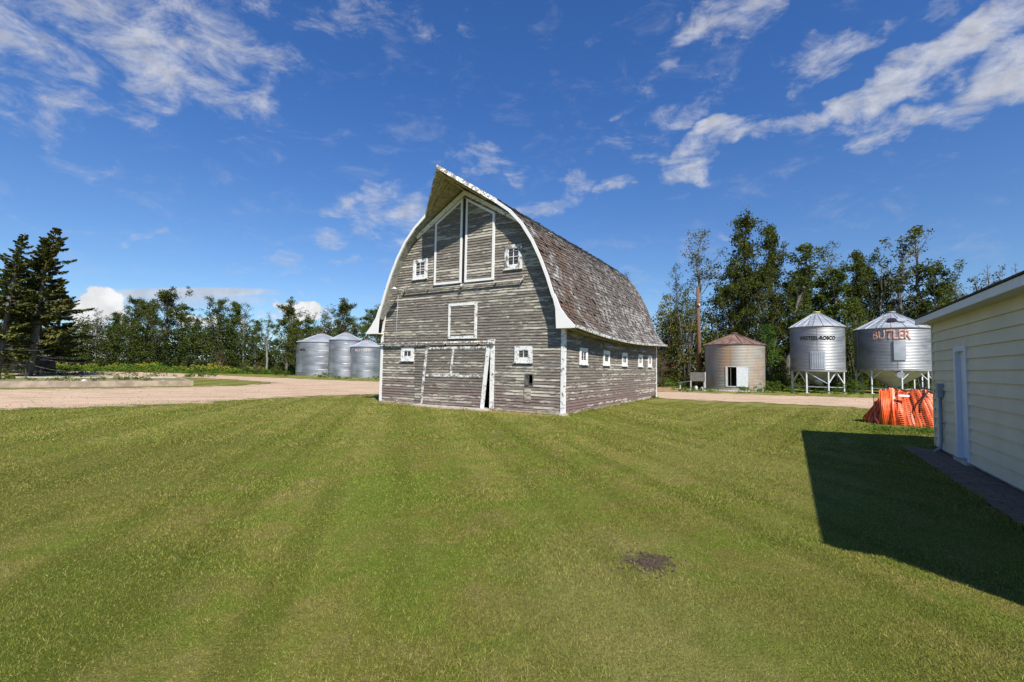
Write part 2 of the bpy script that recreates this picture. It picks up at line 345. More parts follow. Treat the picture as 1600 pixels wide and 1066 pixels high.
g = G('field', .95, .1); n = g.noise(g.pos, .05, 5); g.col(g.mix(g.mr(n, .35, .65), (.10, .12, .035), (.17, .16, .06))); g.bump(g.noise(g.pos, 3, 6), .8, .2); M['field'] = g.mat
def gravel_mat(name, a, b, d):
    g = G(name, .95, .15); P = g.pos; v = g.vor(P, 26); v2 = g.vor(P, 26, out='Color')
    c = g.mix(g.mr(g.noise(P, .5, 5), .35, .65), a, b); c = g.mix(g.mr(g.sep(v2)[0], 0, 1, 0, .6), c, tuple(min(1, q * 1.4) for q in a)); c = g.mix(g.mr(g.sep(v2)[1], .7, 1, 0, .6), c, d)
    c = g.mix(g.mr(g.noise(P, 6, 5, .7), .55, .75, 0, .7), c, d)
    tr_ = g.mr(g.noise(g.map(P, (.25, 1.4, 1), (0, 0, radians(-12))), 1.2, 5), .45, .62, 0, .65); c = g.mix(tr_, c, d)
    g.col(c); g.bump(g.m('SUBTRACT', g.noise(P, 12, 5), v), .8, .02); return g.mat
M['gravel'] = gravel_mat('pink beige gravel', (.50, .36, .255), (.43, .305, .205), (.33, .25, .155))
M['verge'] = gravel_mat('thin grass over gravel', (.24, .20, .10), (.16, .165, .06), (.12, .14, .045))
def leaf_mat(name, cols, trans=.35, hue=.0):
    g = G(name, .65, .08); oi = g.n.new('ShaderNodeObjectInfo')
    c = g.ramp(g.rnd, [(i / (len(cols) - 1), q) for i, q in enumerate(cols)])
    big = g.noise(g.pos, .35, 3); c = g.mix(g.mr(big, .4, .62, 0, .5), c, cols[-1])
    hs = g.n.new('ShaderNodeHueSaturation'); g.put(hs.inputs['Hue'], g.m('MULTIPLY_ADD', oi.outputs['Random'], .03, .485)); g.put(hs.inputs['Value'], g.m('MULTIPLY_ADD', oi.outputs['Random'], .35, .82)); g.put(hs.inputs['Color'], c)
    c = hs.outputs[0]; g.col(c); tr = g.n.new('ShaderNodeBsdfTranslucent'); g.put(tr.inputs[0], g.mix(.5, c, (.12, .16, .02)))
    ms = g.n.new('ShaderNodeMixShader'); ms.inputs[0].default_value = trans; g.l.new(g.b.outputs[0], ms.inputs[1]); g.l.new(tr.outputs[0], ms.inputs[2])
    g.l.new(ms.outputs[0], g.n['Material Output'].inputs[0]); return g.mat
M['leaf_dark'] = leaf_mat('poplar leaves', [(.022, .036, .008), (.05, .068, .014), (.12, .145, .03)], .25)
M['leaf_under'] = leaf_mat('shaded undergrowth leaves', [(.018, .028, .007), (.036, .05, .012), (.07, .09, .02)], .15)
M['leaf_mid'] = leaf_mat('broad leaves', [(.03, .048, .008), (.066, .09, .014), (.125, .15, .026)], .3)
M['leaf_yellow'] = leaf_mat('yellowing leaves', [(.05, .07, .015), (.11, .13, .025), (.20, .18, .04)], .3)
M['leaf_grey'] = leaf_mat('grey green leaves', [(.05, .065, .035), (.085, .10, .058), (.14, .15, .085)], .3)
M['leaf_bright'] = leaf_mat('bright leaves', [(.04, .09, .012), (.075, .15, .02), (.12, .21, .03)], .35)
M['needle'] = leaf_mat('spruce needles', [(.026, .042, .011), (.07, .088, .018), (.165, .165, .042)], .12)
M['golden'] = leaf_mat('goldenrod', [(.42, .32, .03), (.3, .26, .04), (.12, .18, .03)], .2)
M['red_leaf'] = leaf_mat('rusty leaves', [(.10, .07, .03), (.16, .09, .05), (.09, .10, .03)], .2)
g = G('pale bark', .9, .2); n = g.noise(g.map(g.obj, (6, 6, 1.5)), 2, 5, .7); g.col(g.mix(g.mr(n, .35, .65), (.13, .12, .105), (.30, .285, .26))); g.bump(n, .6, .02); M['bark_pale'] = g.mat
g = G('grey bark', .95, .15); n = g.noise(g.map(g.obj, (9, 9, 2)), 2, 5, .7); g.col(g.mix(g.mr(n, .35, .65), (.06, .052, .045), (.20, .18, .16))); g.bump(n, .8, .03); M['bark'] = g.mat
def galv_mat(name, base=(.36, .37, .39), rust=0, rough=.5, wave=0, metal=.85):
    g = G(name, rough, .5, metal); o = g.obj
    n = g.noise(g.map(o, (.5, .5, 1.2)), 1.2, 4); n2 = g.noise(o, 14, 4)
    c = g.mix(g.mr(n, .35, .65), tuple(q * .9 for q in base), tuple(min(1, q * 1.06) for q in base)); c = g.mix(g.mr(n2, .5, .75, 0, .25), c, tuple(q * .7 for q in base))
    if rust:
        r = g.noise(g.map(o, (1, 1, .45)), .9, 5, .7); r = g.m('MULTIPLY', g.mr(r, .62 - rust * .2, .74 - rust * .1), .8); c = g.mix(r, c, (.34, .20, .105)); g.put(g.b.inputs['Metallic'], g.m('SUBTRACT', metal, g.m('MULTIPLY', r, metal * .8)))
    g.put(g.b.inputs['Roughness'], g.mr(n, .3, .7, rough - .06, rough + .14))
    g.col(c)
    if wave: g.bump(g.wave(o, wave, 0, 1, 0, 'Z'), .35, .02)
    return g.mat
M['galv'] = galv_mat('galvanised corrugated steel'); M['galv_blue'] = galv_mat('galvanised bin steel', (.40, .415, .445), 0, .42, 0, .85)
M['galv_roof'] = galv_mat('galvanised roof steel', (.46, .485, .52), 0, .5, 0, .55); M['galv_flat'] = galv_mat('flat galvanised panel', (.42, .45, .49), 0, .5, 0, .5)
M['galv_door'] = galv_mat('dull bin door', (.27, .30, .33), 0, .55, 0, .5)
M['galv_rust'] = galv_mat('rust stained corrugated steel', (.33, .315, .28), .82, .6, 0, .45)
M['roof_rust'] = plain('rusty roof steel', (.20, .125, .10), .7, .3, .2, .4, 3)
M['rust_shade'] = plain('rust with painted shade', (.13, .05, .028), .9, .1, .0, .4, 5)  # rust darkened, the auger's shade put into the colour
M['rust'] = plain('rust', (.26, .085, .035), .8, .2, .1, .35, 5)
M['white_steel'] = plain('white painted steel', (.58, .60, .62), .5, .4, .1, .1); M['hopper'] = plain('cream hopper cone', (.50, .47, .41), .6, .3, 0, .12, 2)
M['hopper_dark'] = plain('dark hopper steel', (.30, .30, .30), .5, .4, .4, .12, 2)  # darker grey steel for one cone, the ring beams and eave rings
M['black_paint'] = plain('black stencil paint', (.03, .03, .035), .7)
g = G('faded orange paint', .6, .3); n = g.noise(g.obj, 7, 6, .75); n = g.mr(n, .42, .60); g.col(g.mix(n, (.54, .215, .14), (.42, .36, .33))); M['orange_paint'] = g.mat
g = G('old orange paint', .6, .3); n = g.mr(g.noise(g.obj, 5, 6, .75), .42, .56); g.col(g.mix(n, (.46, .30, .24), (.42, .41, .41))); M['orange_faint'] = g.mat
M['yellow_cap'] = plain('yellow cap', (.65, .52, .14), .6)
M['siding'] = plain('cream vinyl siding', (.66, .60, .44), .5, .35, 0, .06, 1.2); M['white_vinyl'] = plain('white fascia', (.72, .73, .75), .45, .4, 0, .04)
M['white_door'] = plain('white door', (.66, .69, .76), .4, .4, 0, .03); M['soffit'] = plain('white soffit', (.60, .59, .54), .6, .3, 0, .05); M['asphalt_shingle'] = plain('dark roof shingles', (.07, .065, .06), .9, .2, 0, .35, 20)
M['grey_plastic'] = plain('grey plastic', (.27, .30, .33), .5, .4)
g = G('orange net', .42, .5); n = g.noise(g.obj, 9, 4); g.col(g.mix(g.mr(n, .35, .65), (.78, .105, .022), (.95, .19, .05))); M['orange'] = g.mat
M['orange_dark'] = plain('dark red body', (.22, .045, .02), .6, .3, 0, .4, 8)
M['rubber_and_gap_black'] = plain('black rubber and gap shade', (.02, .02, .02), .5); M['label_white'] = plain('white label', (.75, .72, .70), .5)
M['pole_wood'] = plain('brown pole wood', (.15, .085, .055), .9, .2, 0, .3, 12); M['old_wood'] = plain('old grey wood', (.15, .14, .13), .9, .2, 0, .3, 10)
M['grey_post'] = plain('pale post wood', (.42, .41, .38), .9, .2, 0, .2, 8)
g = G('walkway pavers', .9, .2); br_ = g.n.new('ShaderNodeTexBrick'); g.put(br_.inputs['Vector'], g.obj); br_.inputs['Scale'].default_value = 1.6; br_.inputs['Color1'].default_value = (.19, .135, .09, 1); br_.inputs['Color2'].default_value = (.235, .165, .11, 1); br_.inputs['Mortar'].default_value = (.09, .07, .06, 1); br_.inputs['Mortar Size'].default_value = .015
c = g.mix(g.mr(g.noise(g.obj, 5, 6, .7), .45, .7, 0, .6), br_.outputs[0], (.11, .09, .075)); g.col(c); g.bump(br_.outputs['Fac'], -.5, .01); M['paver'] = g.mat
M['curb'] = plain('pinkish old concrete', (.33, .255, .205), .9, .2, 0, .25, 2)
M['stone'] = plain('pale rubble', (.42, .40, .36), .9, .2, 0, .2, 3); M['rot_metal'] = plain('faded metal roof', (.40, .43, .46), .6, .3, .3)

# ------------------------------------------------------------------ ground
def sheet(name, pts, z, mat, kind='structure', th=0):
    b = MB(); b.add([(p[0], p[1], z) for p in pts], [tuple(range(len(pts)))]); o = b.build(name, mat); tag(o, kind=kind); return o
def smooth_poly(pts, it=2, closed=True):
    for _ in range(it):
        q = []
        for i in range(len(pts)):
            a = Vector(pts[i]); b = Vector(pts[(i+1) % len(pts)]); q += [tuple(a*.75 + b*.25), tuple(a*.25 + b*.75)]
        pts = q
    return pts
def rough_poly(pts, amp, seed, step=.7):
    r = random.Random(seed); out = []
    for i in range(len(pts)):
        a = Vector(pts[i]); b = Vector(pts[(i+1) % len(pts)]); n = max(1, int((b-a).length / step))
        for k in range(n):
            p = a.lerp(b, k/n); out.append((p.x + r.uniform(-amp, amp), p.y + r.uniform(-amp, amp)))
    return out
sheet('field', [(-3000, -400), (3000, -400), (3000, 3000), (-3000, 3000)], -.02, M['field'])
sheet('lawn', [(-60, -30), (60, -30), (80, 75), (-110, 110)], 0, M['lawn'])
road = [(-60, -20), (-16.2, 13.5), (-15.9, 14.5), (-14.1, 15.8), (-12.3, 17.9), (-10.8, 21.3), (-8.6, 24.3), (-4.5, 28.2), (0, 31.2), (5, 30.0), (7.6, 27.2), (8.6, 26.2), (13.2, 23.9), (16.9, 21.7), (18.5, 17), (24, 10), (34, 8), (30, 22), (25.7, 28.5), (24.7, 31.0), (17.5, 31.9), (14.0, 33.9), (10.4, 34.6), (6, 38), (0, 42), (-12.2, 44.2), (-17.1, 45.6), (-23.4, 49.4), (-31.7, 53.3), (-42, 60), (-60, 68), (-110, 82), (-110, 62), (-60, 50), (-43.4, 43.4), (-35.7, 46.3), (-30.1, 45.2), (-26.5, 43.4), (-21.1, 39.4), (-18.7, 36.7), (-18.3, 34.2), (-18.8, 30.5), (-20.9, 27.8), (-24.0, 25.0), (-60, 0)]
sm_r = smooth_poly(road, 2)
sheet('road', rough_poly(sm_r, .22, 3, .5), .008, M['gravel'])
# loose gravel thinning out over the turf along the road edges
vb = MB(); rr = random.Random(5)
for i in range(len(sm_r)):
    a = Vector(sm_r[i]); b = Vector(sm_r[(i+1) % len(sm_r)]); L_ = (b-a).length
    if L_ < .01: continue
    for k in range(int(L_ * 3)):
        p = a.lerp(b, rr.random()); 
        if p.y < 8 or p.length > 62: continue
        s = rr.uniform(.1, .38); d = rr.uniform(-.5, .5); n_ = Vector((b.y-a.y, a.x-b.x)).normalized(); p = p + n_ * d
        th = rr.random() * 6; vs = [(p.x + s*1.7*cos(th+t)*rr.uniform(.6, 1), p.y + s*sin(th+t)*rr.uniform(.6, 1), .012 + .0001 * (k % 30)) for t in np.linspace(0, 2*pi, 8)[:-1]]
        vb.add(vs, [tuple(range(7))], rr.choice([0, 0, 1]))
tag(vb.build('loose_gravel', [M['verge'], M['gravel']]), 'thin gravel and grass mixed along the road edges', 'gravel', kind='stuff')

# ------------------------------------------------------------------ barn
BW, BL, WH = 8.69, 12.6, 2.95
barn = empty('barn', BO, BR, 'large weathered grey gothic roof barn with white trimmed rake and pointed hay hood', 'barn')
PROF = [(-.48, 2.99), (-.23, 3.24), (.03, 3.62), (.24, 4.15), (.45, 4.75), (.72, 5.4), (1.06, 6.08), (1.5, 6.75), (2.02, 7.3), (2.62, 7.75), (3.45, 8.3), (BW/2, 8.83)]
def edge_at(z):
    for (a, za), (b, zb) in zip(PROF, PROF[1:]):
        if za <= z <= zb: return a + (b - a) * (z - za) / (zb - za)
    return PROF[0][0] if z < PROF[0][1] else BW/2
def inner(z):      # inner face of the front wall outline
    return 0.0 if z < 3.45 else max(0.0, edge_at(z) + .045)
def boards(mb, rows, span, place, holes=(), dz=.107, seed=1, seglen=(1.4, 4.2), thick=.024):
    """lap boards; place(a,b,c) gives a point; span(z)->(a0,a1)"""
    r = random.Random(seed)
    for k in range(rows[0], rows[1]):
        z0 = rows[2] + k*dz; z1 = z0 + dz + .006
        A0, A1 = span(z0); B0, B1 = span(z1 - .006)
        if B1 - B0 < .06 and A1 - A0 < .1: continue
        cuts = [0.0]; tot = A1 - A0; x = r.uniform(.3, seglen[1])
        while x < tot - .4: cuts.append(x); x += r.uniform(*seglen)
        cuts.append(tot); segs = [(A0 + cuts[i], A0 + cuts[i+1], i == 0, i == len(cuts)-2) for i in range(len(cuts)-1)]
        for (h0, h1, g0, g1) in holes:
            if z1 <= g0 + .01 or z0 >= g1 - .01: continue
            new = []
            for (a, b, l, rr_) in segs:
                if b <= h0 or a >= h1: new.append((a, b, l, rr_)); continue
                if a < h0: new.append((a, h0, l, False))
                if b > h1: new.append((h1, b, False, rr_))
            segs = new
        for (a, b, l, rt) in segs:
            j = r.uniform(-.004, .004); jz = r.uniform(-.003, .003); gap = .003
            ta = B0 if l else a; tb = B1 if rt else b
            lo = thick + .004 + j
            mb.hexa([place(a+gap, z0+jz, lo-.012), place(b-gap, z0+jz*-1, lo-.012), place(b-gap, z0-jz, lo), place(a+gap, z0+jz, lo)],
                    [place(max(ta, a if not l else ta)+gap, z1, -.004), place(tb-gap, z1, -.004), place(tb-gap, z1, .003), place(ta+gap, z1, .003)])
def sheath(mb, outline_rows, place, span, holes=(), dz=.25, mi=0):
    z = outline_rows[0]
    while z < outline_rows[1] - 1e-6:
        z1 = min(z + dz, outline_rows[1]); A0, A1 = span(z); B0, B1 = span(z1)
        segs = [(A0, A1, True, True)]
        for (h0, h1, g0, g1) in holes:
            if z1 <= g0 + .01 or z >= g1 - .01: continue
            new = []
            for (a, b, l, rt) in segs:
                if b <= h0 or a >= h1: new.append((a, b, l, rt)); continue
                if a < h0: new.append((a, h0, l, False))
                if b > h1: new.append((h1, b, False, rt))
            segs = new
        for (a, b, l, rt) in segs:
            mb.hexa([place(a, z, -.06), place(b, z, -.06), place(b, z, -.012), place(a, z, -.012)],
                    [place(B0 if l else a, z1, -.06), place(B1 if rt else b, z1, -.06), place(B1 if rt else b, z1, -.012), place(B0 if l else a, z1, -.012)])
        z = z1
FP = lambda a, b, c: (a, -c, b)          # front wall: a across, b up, c outwards
SP = lambda a, b, c: (BW + c, a, b)      # right side wall
LP = lambda a, b, c: (-c, a, b)          # left side wall
KP = lambda a, b, c: (a, BL + c, b)      # back wall
span_f = lambda z: (inner(z), BW - inner(z))
fh = [(2.75, 5.73, .07, 2.35), (7.22, 7.5, .96, 1.36)]
b = MB(); boards(b, (0, 80, .07), span_f, FP, fh, seed=2)
fw = b.build('front_wall', M['clap_front'], barn)
b = MB(); sheath(b, (.05, 8.6), FP, span_f, [(2.75, 5.73, .05, 2.3), (7.22, 7.5, 1.05, 1.3)]); b.build('sheathing', M['dark_wood'], fw)
b = MB(); boards(b, (0, 28, .07), lambda z: (0, BL), SP, [], seed=5, dz=.105); sw = b.build('side_wall', M['clap_side'], barn)
b = MB(); sheath(b, (.05, 3.2), SP, lambda z: (.07, BL-.07), []); b.build('sheathing', M['dark_wood'], sw)
b = MB(); boards(b, (0, 28, .07), lambda z: (0, BL), LP, [], seed=6, dz=.105); sw2 = b.build('side_wall', M['clap_side'], barn)
b = MB(); sheath(b, (.05, 3.2), LP, lambda z: (.07, BL-.07), []); b.build('sheathing', M['dark_wood'], sw2)
b = MB(); boards(b, (0, 80, .07), span_f, KP, [], seed=7); bw = b.build('back_wall', M['clap_front'], barn)
b = MB(); sheath(b, (.05, 8.6), KP, span_f, []); b.build('sheathing', M['dark_wood'], bw)
b = MB()
b.box((-.03, -.05, -.1), (BW+.03, .12, .065)); b.box((-.03, .12, -.1), (.1, BL, .065)); b.box((BW-.1, .12, -.1), (BW+.03, BL, .065)); b.box((-.03, BL, -.1), (BW+.03, BL+.1, .065))
b.hexa([(BW-.12, -.14, -.05), (BW+.16, -.14, -.05), (BW+.16, .16, -.05), (BW-.12, .16, -.05)], [(BW-.1, -.1, .06+.02), (BW+.12, -.1, .06+.02), (BW+.12, .12, .06+.02), (BW-.1, .12, .06+.02)])
b.box((2.3, -.55, -.05), (5.75, -.052, .045))
b.build('foundation', M['concrete'], barn)
# corner trim
for (x0, x1, y0, y1) in ((-.035, .1, -.04, -.02), (BW-.10, BW+.04, -.045, -.02)):
    b = MB(); b.box((x0, y0, .06), (x1, y1, 3.05))
    s_ = 1 if x0 > 1 else -1; xx = BW if s_ > 0 else 0
    b.box((min(xx+s_*.02, xx+s_*.04), -.02, .06), (max(xx+s_*.02, xx+s_*.04), .1, 2.95)); b.build('corner_trim', M['trim_worn'] if s_ > 0 else M['trim'], barn)
b = MB(); b.hexa([(.0, -.06, 3.05), (.13, -.06, 3.05), (.13, -.028, 3.05), (.0, -.028, 3.05)], [(.17, -.06, 4.1), (.25, -.06, 4.1), (.25, -.028, 4.1), (.17, -.028, 4.1)]); b.build('corner_trim', M['trim'], barn)
for xx in (-.04, BW+.02):
    b = MB(); b.box((xx, BL-.08, .06), (xx+.02, BL+.04, 2.95)); b.build('corner_trim', M['trim_worn'], barn)
# roof
OV = .35
def sag(v, z): 
    t = max(0.0, min(1.0, (6.0 - z) / 3.0)); return -.20 * sin(pi * max(0, min(1, v / BL))**.85) * t
def roof_pts(off):   # profile offset inwards by off
    out = []
    for i, (a, z) in enumerate(PROF):
        p = PROF[max(0, i-1)]; q = PROF[min(len(PROF)-1, i+1)]; dx, dz_ = q[0]-p[0], q[1]-p[1]; l = sqrt(dx*dx+dz_*dz_); nx, nz = dz_/l, -dx/l
        if i == len(PROF)-1: nx, nz = 0, -1.15
        out.append((a + nx*off, z + nz*off))
    return out
PO, PI_ = PROF, roof_pts(.10)
vsteps = [-OV + (BL + 2*OV) * i / 30 for i in range(31)]
for side in (0, 1):
    X = (lambda a: a) if side == 0 else (lambda a: BW - a)
    b = MB(); nv = len(PO)
    vs = []
    for v in vsteps:
        for (a, z) in PO: vs.append((X(a), v, z + sag(v, z)))
        for (a, z) in PI_: vs.append((X(a), v, z + sag(v, z)))
    fs = []
    K = 2*nv
    for i in range(len(vsteps)-1):
        for j in range(nv-1):
            f1 = (i*K+j, i*K+j+1, (i+1)*K+j+1, (i+1)*K+j); f2 = tuple(nv+q for q in f1)
            fs += [f1 if side else f1[::-1], f2[::-1] if side else f2]
        f = (i*K, (i+1)*K, (i+1)*K+nv, i*K+nv); fs.append(f)
    for i in (0, len(vsteps)-1):
        for j in range(nv-1): fs.append((i*K+j, i*K+j+1, i*K+nv+j+1, i*K+nv+j))
    b.add(vs, fs); roof = b.build('roof', M['roof_deck'], barn)
    # individual shingles
    cum = [0.0]
    for (p, q) in zip(PO, PO[1:]): cum.append(cum[-1] + math.hypot(q[0]-p[0], q[1]-p[1]))
    def rp(s):
        s = max(0, min(cum[-1]-1e-5, s))
        for j in range(len(cum)-1):
            if s <= cum[j+1]:
                t = (s-cum[j])/(cum[j+1]-cum[j]); p, q = PO[j], PO[j+1]; l = cum[j+1]-cum[j]
                return p[0]+(q[0]-p[0])*t, p[1]+(q[1]-p[1])*t, -(q[1]-p[1])/l, (q[0]-p[0])/l
    r = random.Random(10+side); quad = []
    nrow = int(cum[-1]/.15)
    for k in range(nrow+1):
        s0 = k*.15 - .02; s1 = min(s0 + .185, cum[-1]); v = -OV - .02
        while v < BL + OV:
            w = r.uniform(.08, .24); v1 = min(v + w, BL + OV + .02)
            miss = r.random() < (.035 if k > 8 else .015)
            if not miss and v1 - v > .02:
                lift = r.uniform(.022, .046) + (r.uniform(.02, .05) if r.random() < .04 else 0); js = r.uniform(-.02, .02); tw = r.uniform(-.006, .006)
                a0, z0, nx, nz = rp(s0 + js); a1, z1, mx_, mz = rp(s1)
                P4 = [(X(a0+nx*lift), v+.004, z0+nz*lift+sag(v, z0)+tw), (X(a0+nx*lift), v1-.004, z0+nz*lift+sag(v1, z0)-tw), (X(a1+mx_*.008), v1-.004, z1+mz*.008+sag(v1, z1)), (X(a1+mx_*.008), v+.004, z1+mz*.008+sag(v, z1))]
                quad.append(P4 if side else P4[::-1])
                B4 = [(X(a0+nx*(lift-.014)), v+.004, z0+nz*(lift-.014)+sag(v, z0)+tw), (X(a0+nx*(lift-.014)), v1-.004, z0+nz*(lift-.014)+sag(v1, z0)-tw), P4[1], P4[0]]
                quad.append(B4)
            v = v1
    quads('shingles', np.array(quad), M['shingle'], roof)
    # rake board on the front edge
    b = MB(); o_ = roof_pts(.105); j0 = 1; j1 = 9
    for j in range(j0, j1):
        (a0, z0), (a1, z1) = PO[j], PO[j+1]; (c0, w0), (c1, w1) = o_[j], o_[j+1]
        b.hexa([(X(a0), -OV-.045, z0+.01), (X(c0), -OV-.045, w0), (X(c0), -OV-.003, w0), (X(a0), -OV-.003, z0+.01)], [(X(a1), -OV-.045, z1+.01), (X(c1), -OV-.045, w1), (X(c1), -OV-.003, w1), (X(a1), -OV-.003, z1+.01)])
    b.build('rake_board', M['trim'], barn)
    b = MB()   # underside boarding of the front overhang, its grey shade put into the colour
    o2 = roof_pts(.105); o3 = roof_pts(.13)
    for j in range(2, 11):
        b.hexa([(X(o2[j][0]), -OV, o2[j][1]), (X(o3[j][0]), -OV, o3[j][1]), (X(o3[j][0]), -.03, o3[j][1]), (X(o2[j][0]), -.03, o2[j][1])], [(X(o2[j+1][0]), -OV, o2[j+1][1]), (X(o3[j+1][0]), -OV, o3[j+1][1]), (X(o3[j+1][0]), -.03, o3[j+1][1]), (X(o2[j+1][0]), -.03, o2[j+1][1])])
    b.build('rake_soffit', M['soffit_shade'], barn)
    # eave return bracket
    b = MB(); poly = [(-.54, 2.93), (-.56, 3.0), (-.28, 3.28), (-.02, 3.62), (.1, 3.9), (.2, 4.12), (.27, 4.0), (.16, 3.6), (.12, 2.93)]
    b.prism([(X(a), z) for a, z in poly], lambda a, z, t: (a, t, z), -OV-.055, -.02 if False else -OV+.0); 
    b.prism([(X(a), z) for a, z in [(-.5, 2.935), (-.5, 2.97), (.10, 2.97), (.10, 2.935)]], lambda a, z, t: (a, t, z), -OV+.002, -.045)
    b.build('eave_return', M['trim'], barn)
    # eave fascia and soffit following the sag
    b = MB()
    for i in range(30):
        v, v1 = vsteps[i], vsteps[i+1]
        def Q(vv, a, z): return (X(a), vv, z + sag(vv, 3.0))
        b.hexa([Q(v, -.545, 2.95), Q(v1, -.545, 2.95), Q(v1, -.515, 2.95), Q(v, -.515, 2.95)], [Q(v, -.56, 3.05), Q(v1, -.56, 3.05), Q(v1, -.53, 3.05), Q(v, -.53, 3.05)])
    b.build('fascia', M['trim_flaky'] if side else M['trim_worn'], barn)
    b = MB()
    for i in range(1, 30):
        v, v1 = vsteps[i], vsteps[i+1]
        b.hexa([Q(v, -.51, 2.955), Q(v1, -.51, 2.955), Q(v1, -.045, 2.955), Q(v, -.045, 2.955)], [Q(v, -.51, 2.975), Q(v1, -.51, 2.975), Q(v1, -.045, 2.975), Q(v, -.045, 2.975)])
    b.build('soffit', M['soffit_wood'], barn)
# hay hood
TIP = Vector((BW/2, -1.72, 8.90)); APX = Vector((BW/2, -OV, 8.85))
for side in (0, 1):
    X = (lambda a: a) if side == 0 else (lambda a: BW - a)
    C0 = Vector((X(2.62), -OV, 7.76)); dn = Vector((0, 0, -.09))
    b = MB(); b.add([TIP, APX, C0, TIP+dn, APX+dn, C0+dn], [(0, 1, 2), (5, 4, 3), (0, 2, 5, 3), (1, 0, 3, 4), (2, 1, 4, 5)]); hd = b.build('hay_hood', M['roof_deck'], barn)
    # shingles on top
    nrm = (APX-TIP).cross(C0-TIP).normalized(); nrm = nrm if nrm.z > 0 else -nrm; r = random.Random(3+side); quad = []
    ev = (C0-APX); L_ = ev.length; ev.normalize(); rows = int(L_/.15)
    for k in range(rows+1):
        s = k*.15
        if s >= L_: break
        dep = 1.37*(1 - s/L_); x = 0.0
        while x < dep:
            w = r.uniform(.09, .22); x1 = min(x+w, dep+.02); s1 = max(s - .18, 0)
            p0 = APX + ev*min(s+.02, L_) + Vector((0, -x, (TIP.z-APX.z)*x/1.37)); p1 = p0 + Vector((0, -(x1-x)+.006, 0)); q0 = APX + ev*s1 + Vector((0, -x, (TIP.z-APX.z)*x/1.37)); q1 = q0 + Vector((0, -(x1-x)+.006, 0)); l = r.uniform(.02, .04)
            quad.append([tuple(p0+nrm*l), tuple(p1+nrm*l), tuple(q1+nrm*.012), tuple(q0+nrm*.012)]); x = x1
    quads('shingles', np.array(quad), M['shingle'], hd)
    b = MB(); d = (C0-TIP)   # fascia board under the sloping edge
    up = Vector((0, 0, 1)); out = Vector((1 if side else -1, -1.3, 0)).normalized()*.03
    b.hexa([TIP+up*.01+out, TIP+up*.01, TIP-up*.14, TIP-up*.14+out], [C0+up*.03+out, C0+up*.03, C0-up*.15, C0-up*.15+out]); b.build('hood_fascia', M['trim_flaky'], barn)
    b = MB()   # board ceiling
    for k in range(9):
        t0, t1 = k/9, (k+1)/9-.008
        e0 = APX.lerp(C0, t0); e1 = APX.lerp(C0, t1); f0 = TIP.lerp(C0, t0); f1 = TIP.lerp(C0, t1); e0 = e0+Vector((0, .33, 0)); e1 = e1+Vector((0, .33, 0))
        dd = Vector((0, 0, -.14)); d2 = Vector((0, 0, -.16)); b.hexa([e0+dd, f0+dd, f1+dd, e1+dd], [e0+d2, f0+d2, f1+d2, e1+d2])
    for t in (.3, .62):
        b.bar(TIP.lerp(APX, t)+Vector((0, 0, -.19)), (TIP.lerp(APX, t)).lerp(C0.lerp(APX, 0)+Vector((0, .0, 0)), .97-t*.55)+Vector((0, 0, -.19)), .05, .06)
    b.build('hood_ceiling', M['soffit_wood'], barn)
b = MB(); b.bar(TIP+Vector((0, .02, -.14)), Vector((BW/2, 0, 8.55)), .09, .12); b.build('hood_beam', M['soffit_wood'], barn)
b = MB()
for i in range(30):
    v, v1 = vsteps[i], vsteps[i+1]
    for s_ in (-1, 1):
        b.hexa([(BW/2, v, 8.86), (BW/2+s_*.14, v, 8.79), (BW/2+s_*.14, v1-.01, 8.80), (BW/2, v1-.01, 8.87)], [(BW/2, v, 8.885), (BW/2+s_*.14, v, 8.815), (BW/2+s_*.14, v1-.01, 8.825), (BW/2, v1-.01, 8.895)])
b.build('ridge_cap', M['shingle'], barn)

# openings
def frame_rect(mb, P, a0, a1, b0, b1, w, c0, c1, mi=0):
    def bx(x0, x1, y0, y1):
        mb.hexa([P(x0, y0, c0), P(x1, y0, c0), P(x1, y0, c1), P(x0, y0, c1)], [P(x0, y1, c0), P(x1, y1, c0), P(x1, y1, c1), P(x0, y1, c1)], mi)
    bx(a0, a0+w, b0+w, b1-w); bx(a1-w, a1, b0+w, b1-w); bx(a0, a1, b1-w, b1); bx(a0, a1, b0, b0+w)
def bx3(mb, P, a0, a1, b0, b1, c0, c1, mi=0):
    mb.hexa([P(a0, b0, c0), P(a1, b0, c0), P(a1, b0, c1), P(a0, b0, c1)], [P(a0, b1, c0), P(a1, b1, c0), P(a1, b1, c1), P(a0, b1, c1)], mi)
def window(P, a0, a1, b0, b1, w, mun, mat='trim_worn', dark=False):
    b = MB(); frame_rect(b, P, a0, a1, b0, b1, w, .0, .055); o = b.build('window', M[mat], barn)
    b = MB(); frame_rect(b, P, a0+w, a1-w, b0+w, b1-w, .025, .0, .04)
    n = mun[0]
    for i in range(1, n): x = a0+w+(a1-a0-2*w)*i/n; bx3(b, P, x-.012, x+.012, b0+w+.025, b1-w-.025, .022, .038)
    for i in range(1, mun[1]): z = b0+w+(b1-b0-2*w)*i/mun[1]; bx3(b, P, a0+w+.025, a1-w-.025, z-.011, z+.011, .024, .036)
    b.build('sash', M['trim_worn'], o)
    b = MB(); bx3(b, P, a0+w+.02, a1-w-.02, b0+w+.02, b1-w-.02, .021, .0235 + 0); b.build('pane', M['glass'], o)
    b = MB(); bx3(b, P, a0-.03, a1+.03, b0-.035, b0-.001, .0, .085); b.build('sill', M['trim_worn'], o)
window(FP, 1.72, 2.5, 5.2, 6.03, .14, (2, 2)); window(FP, 6.26, 7.0, 5.2, 6.1, .14, (2, 2), 'trim_flaky')
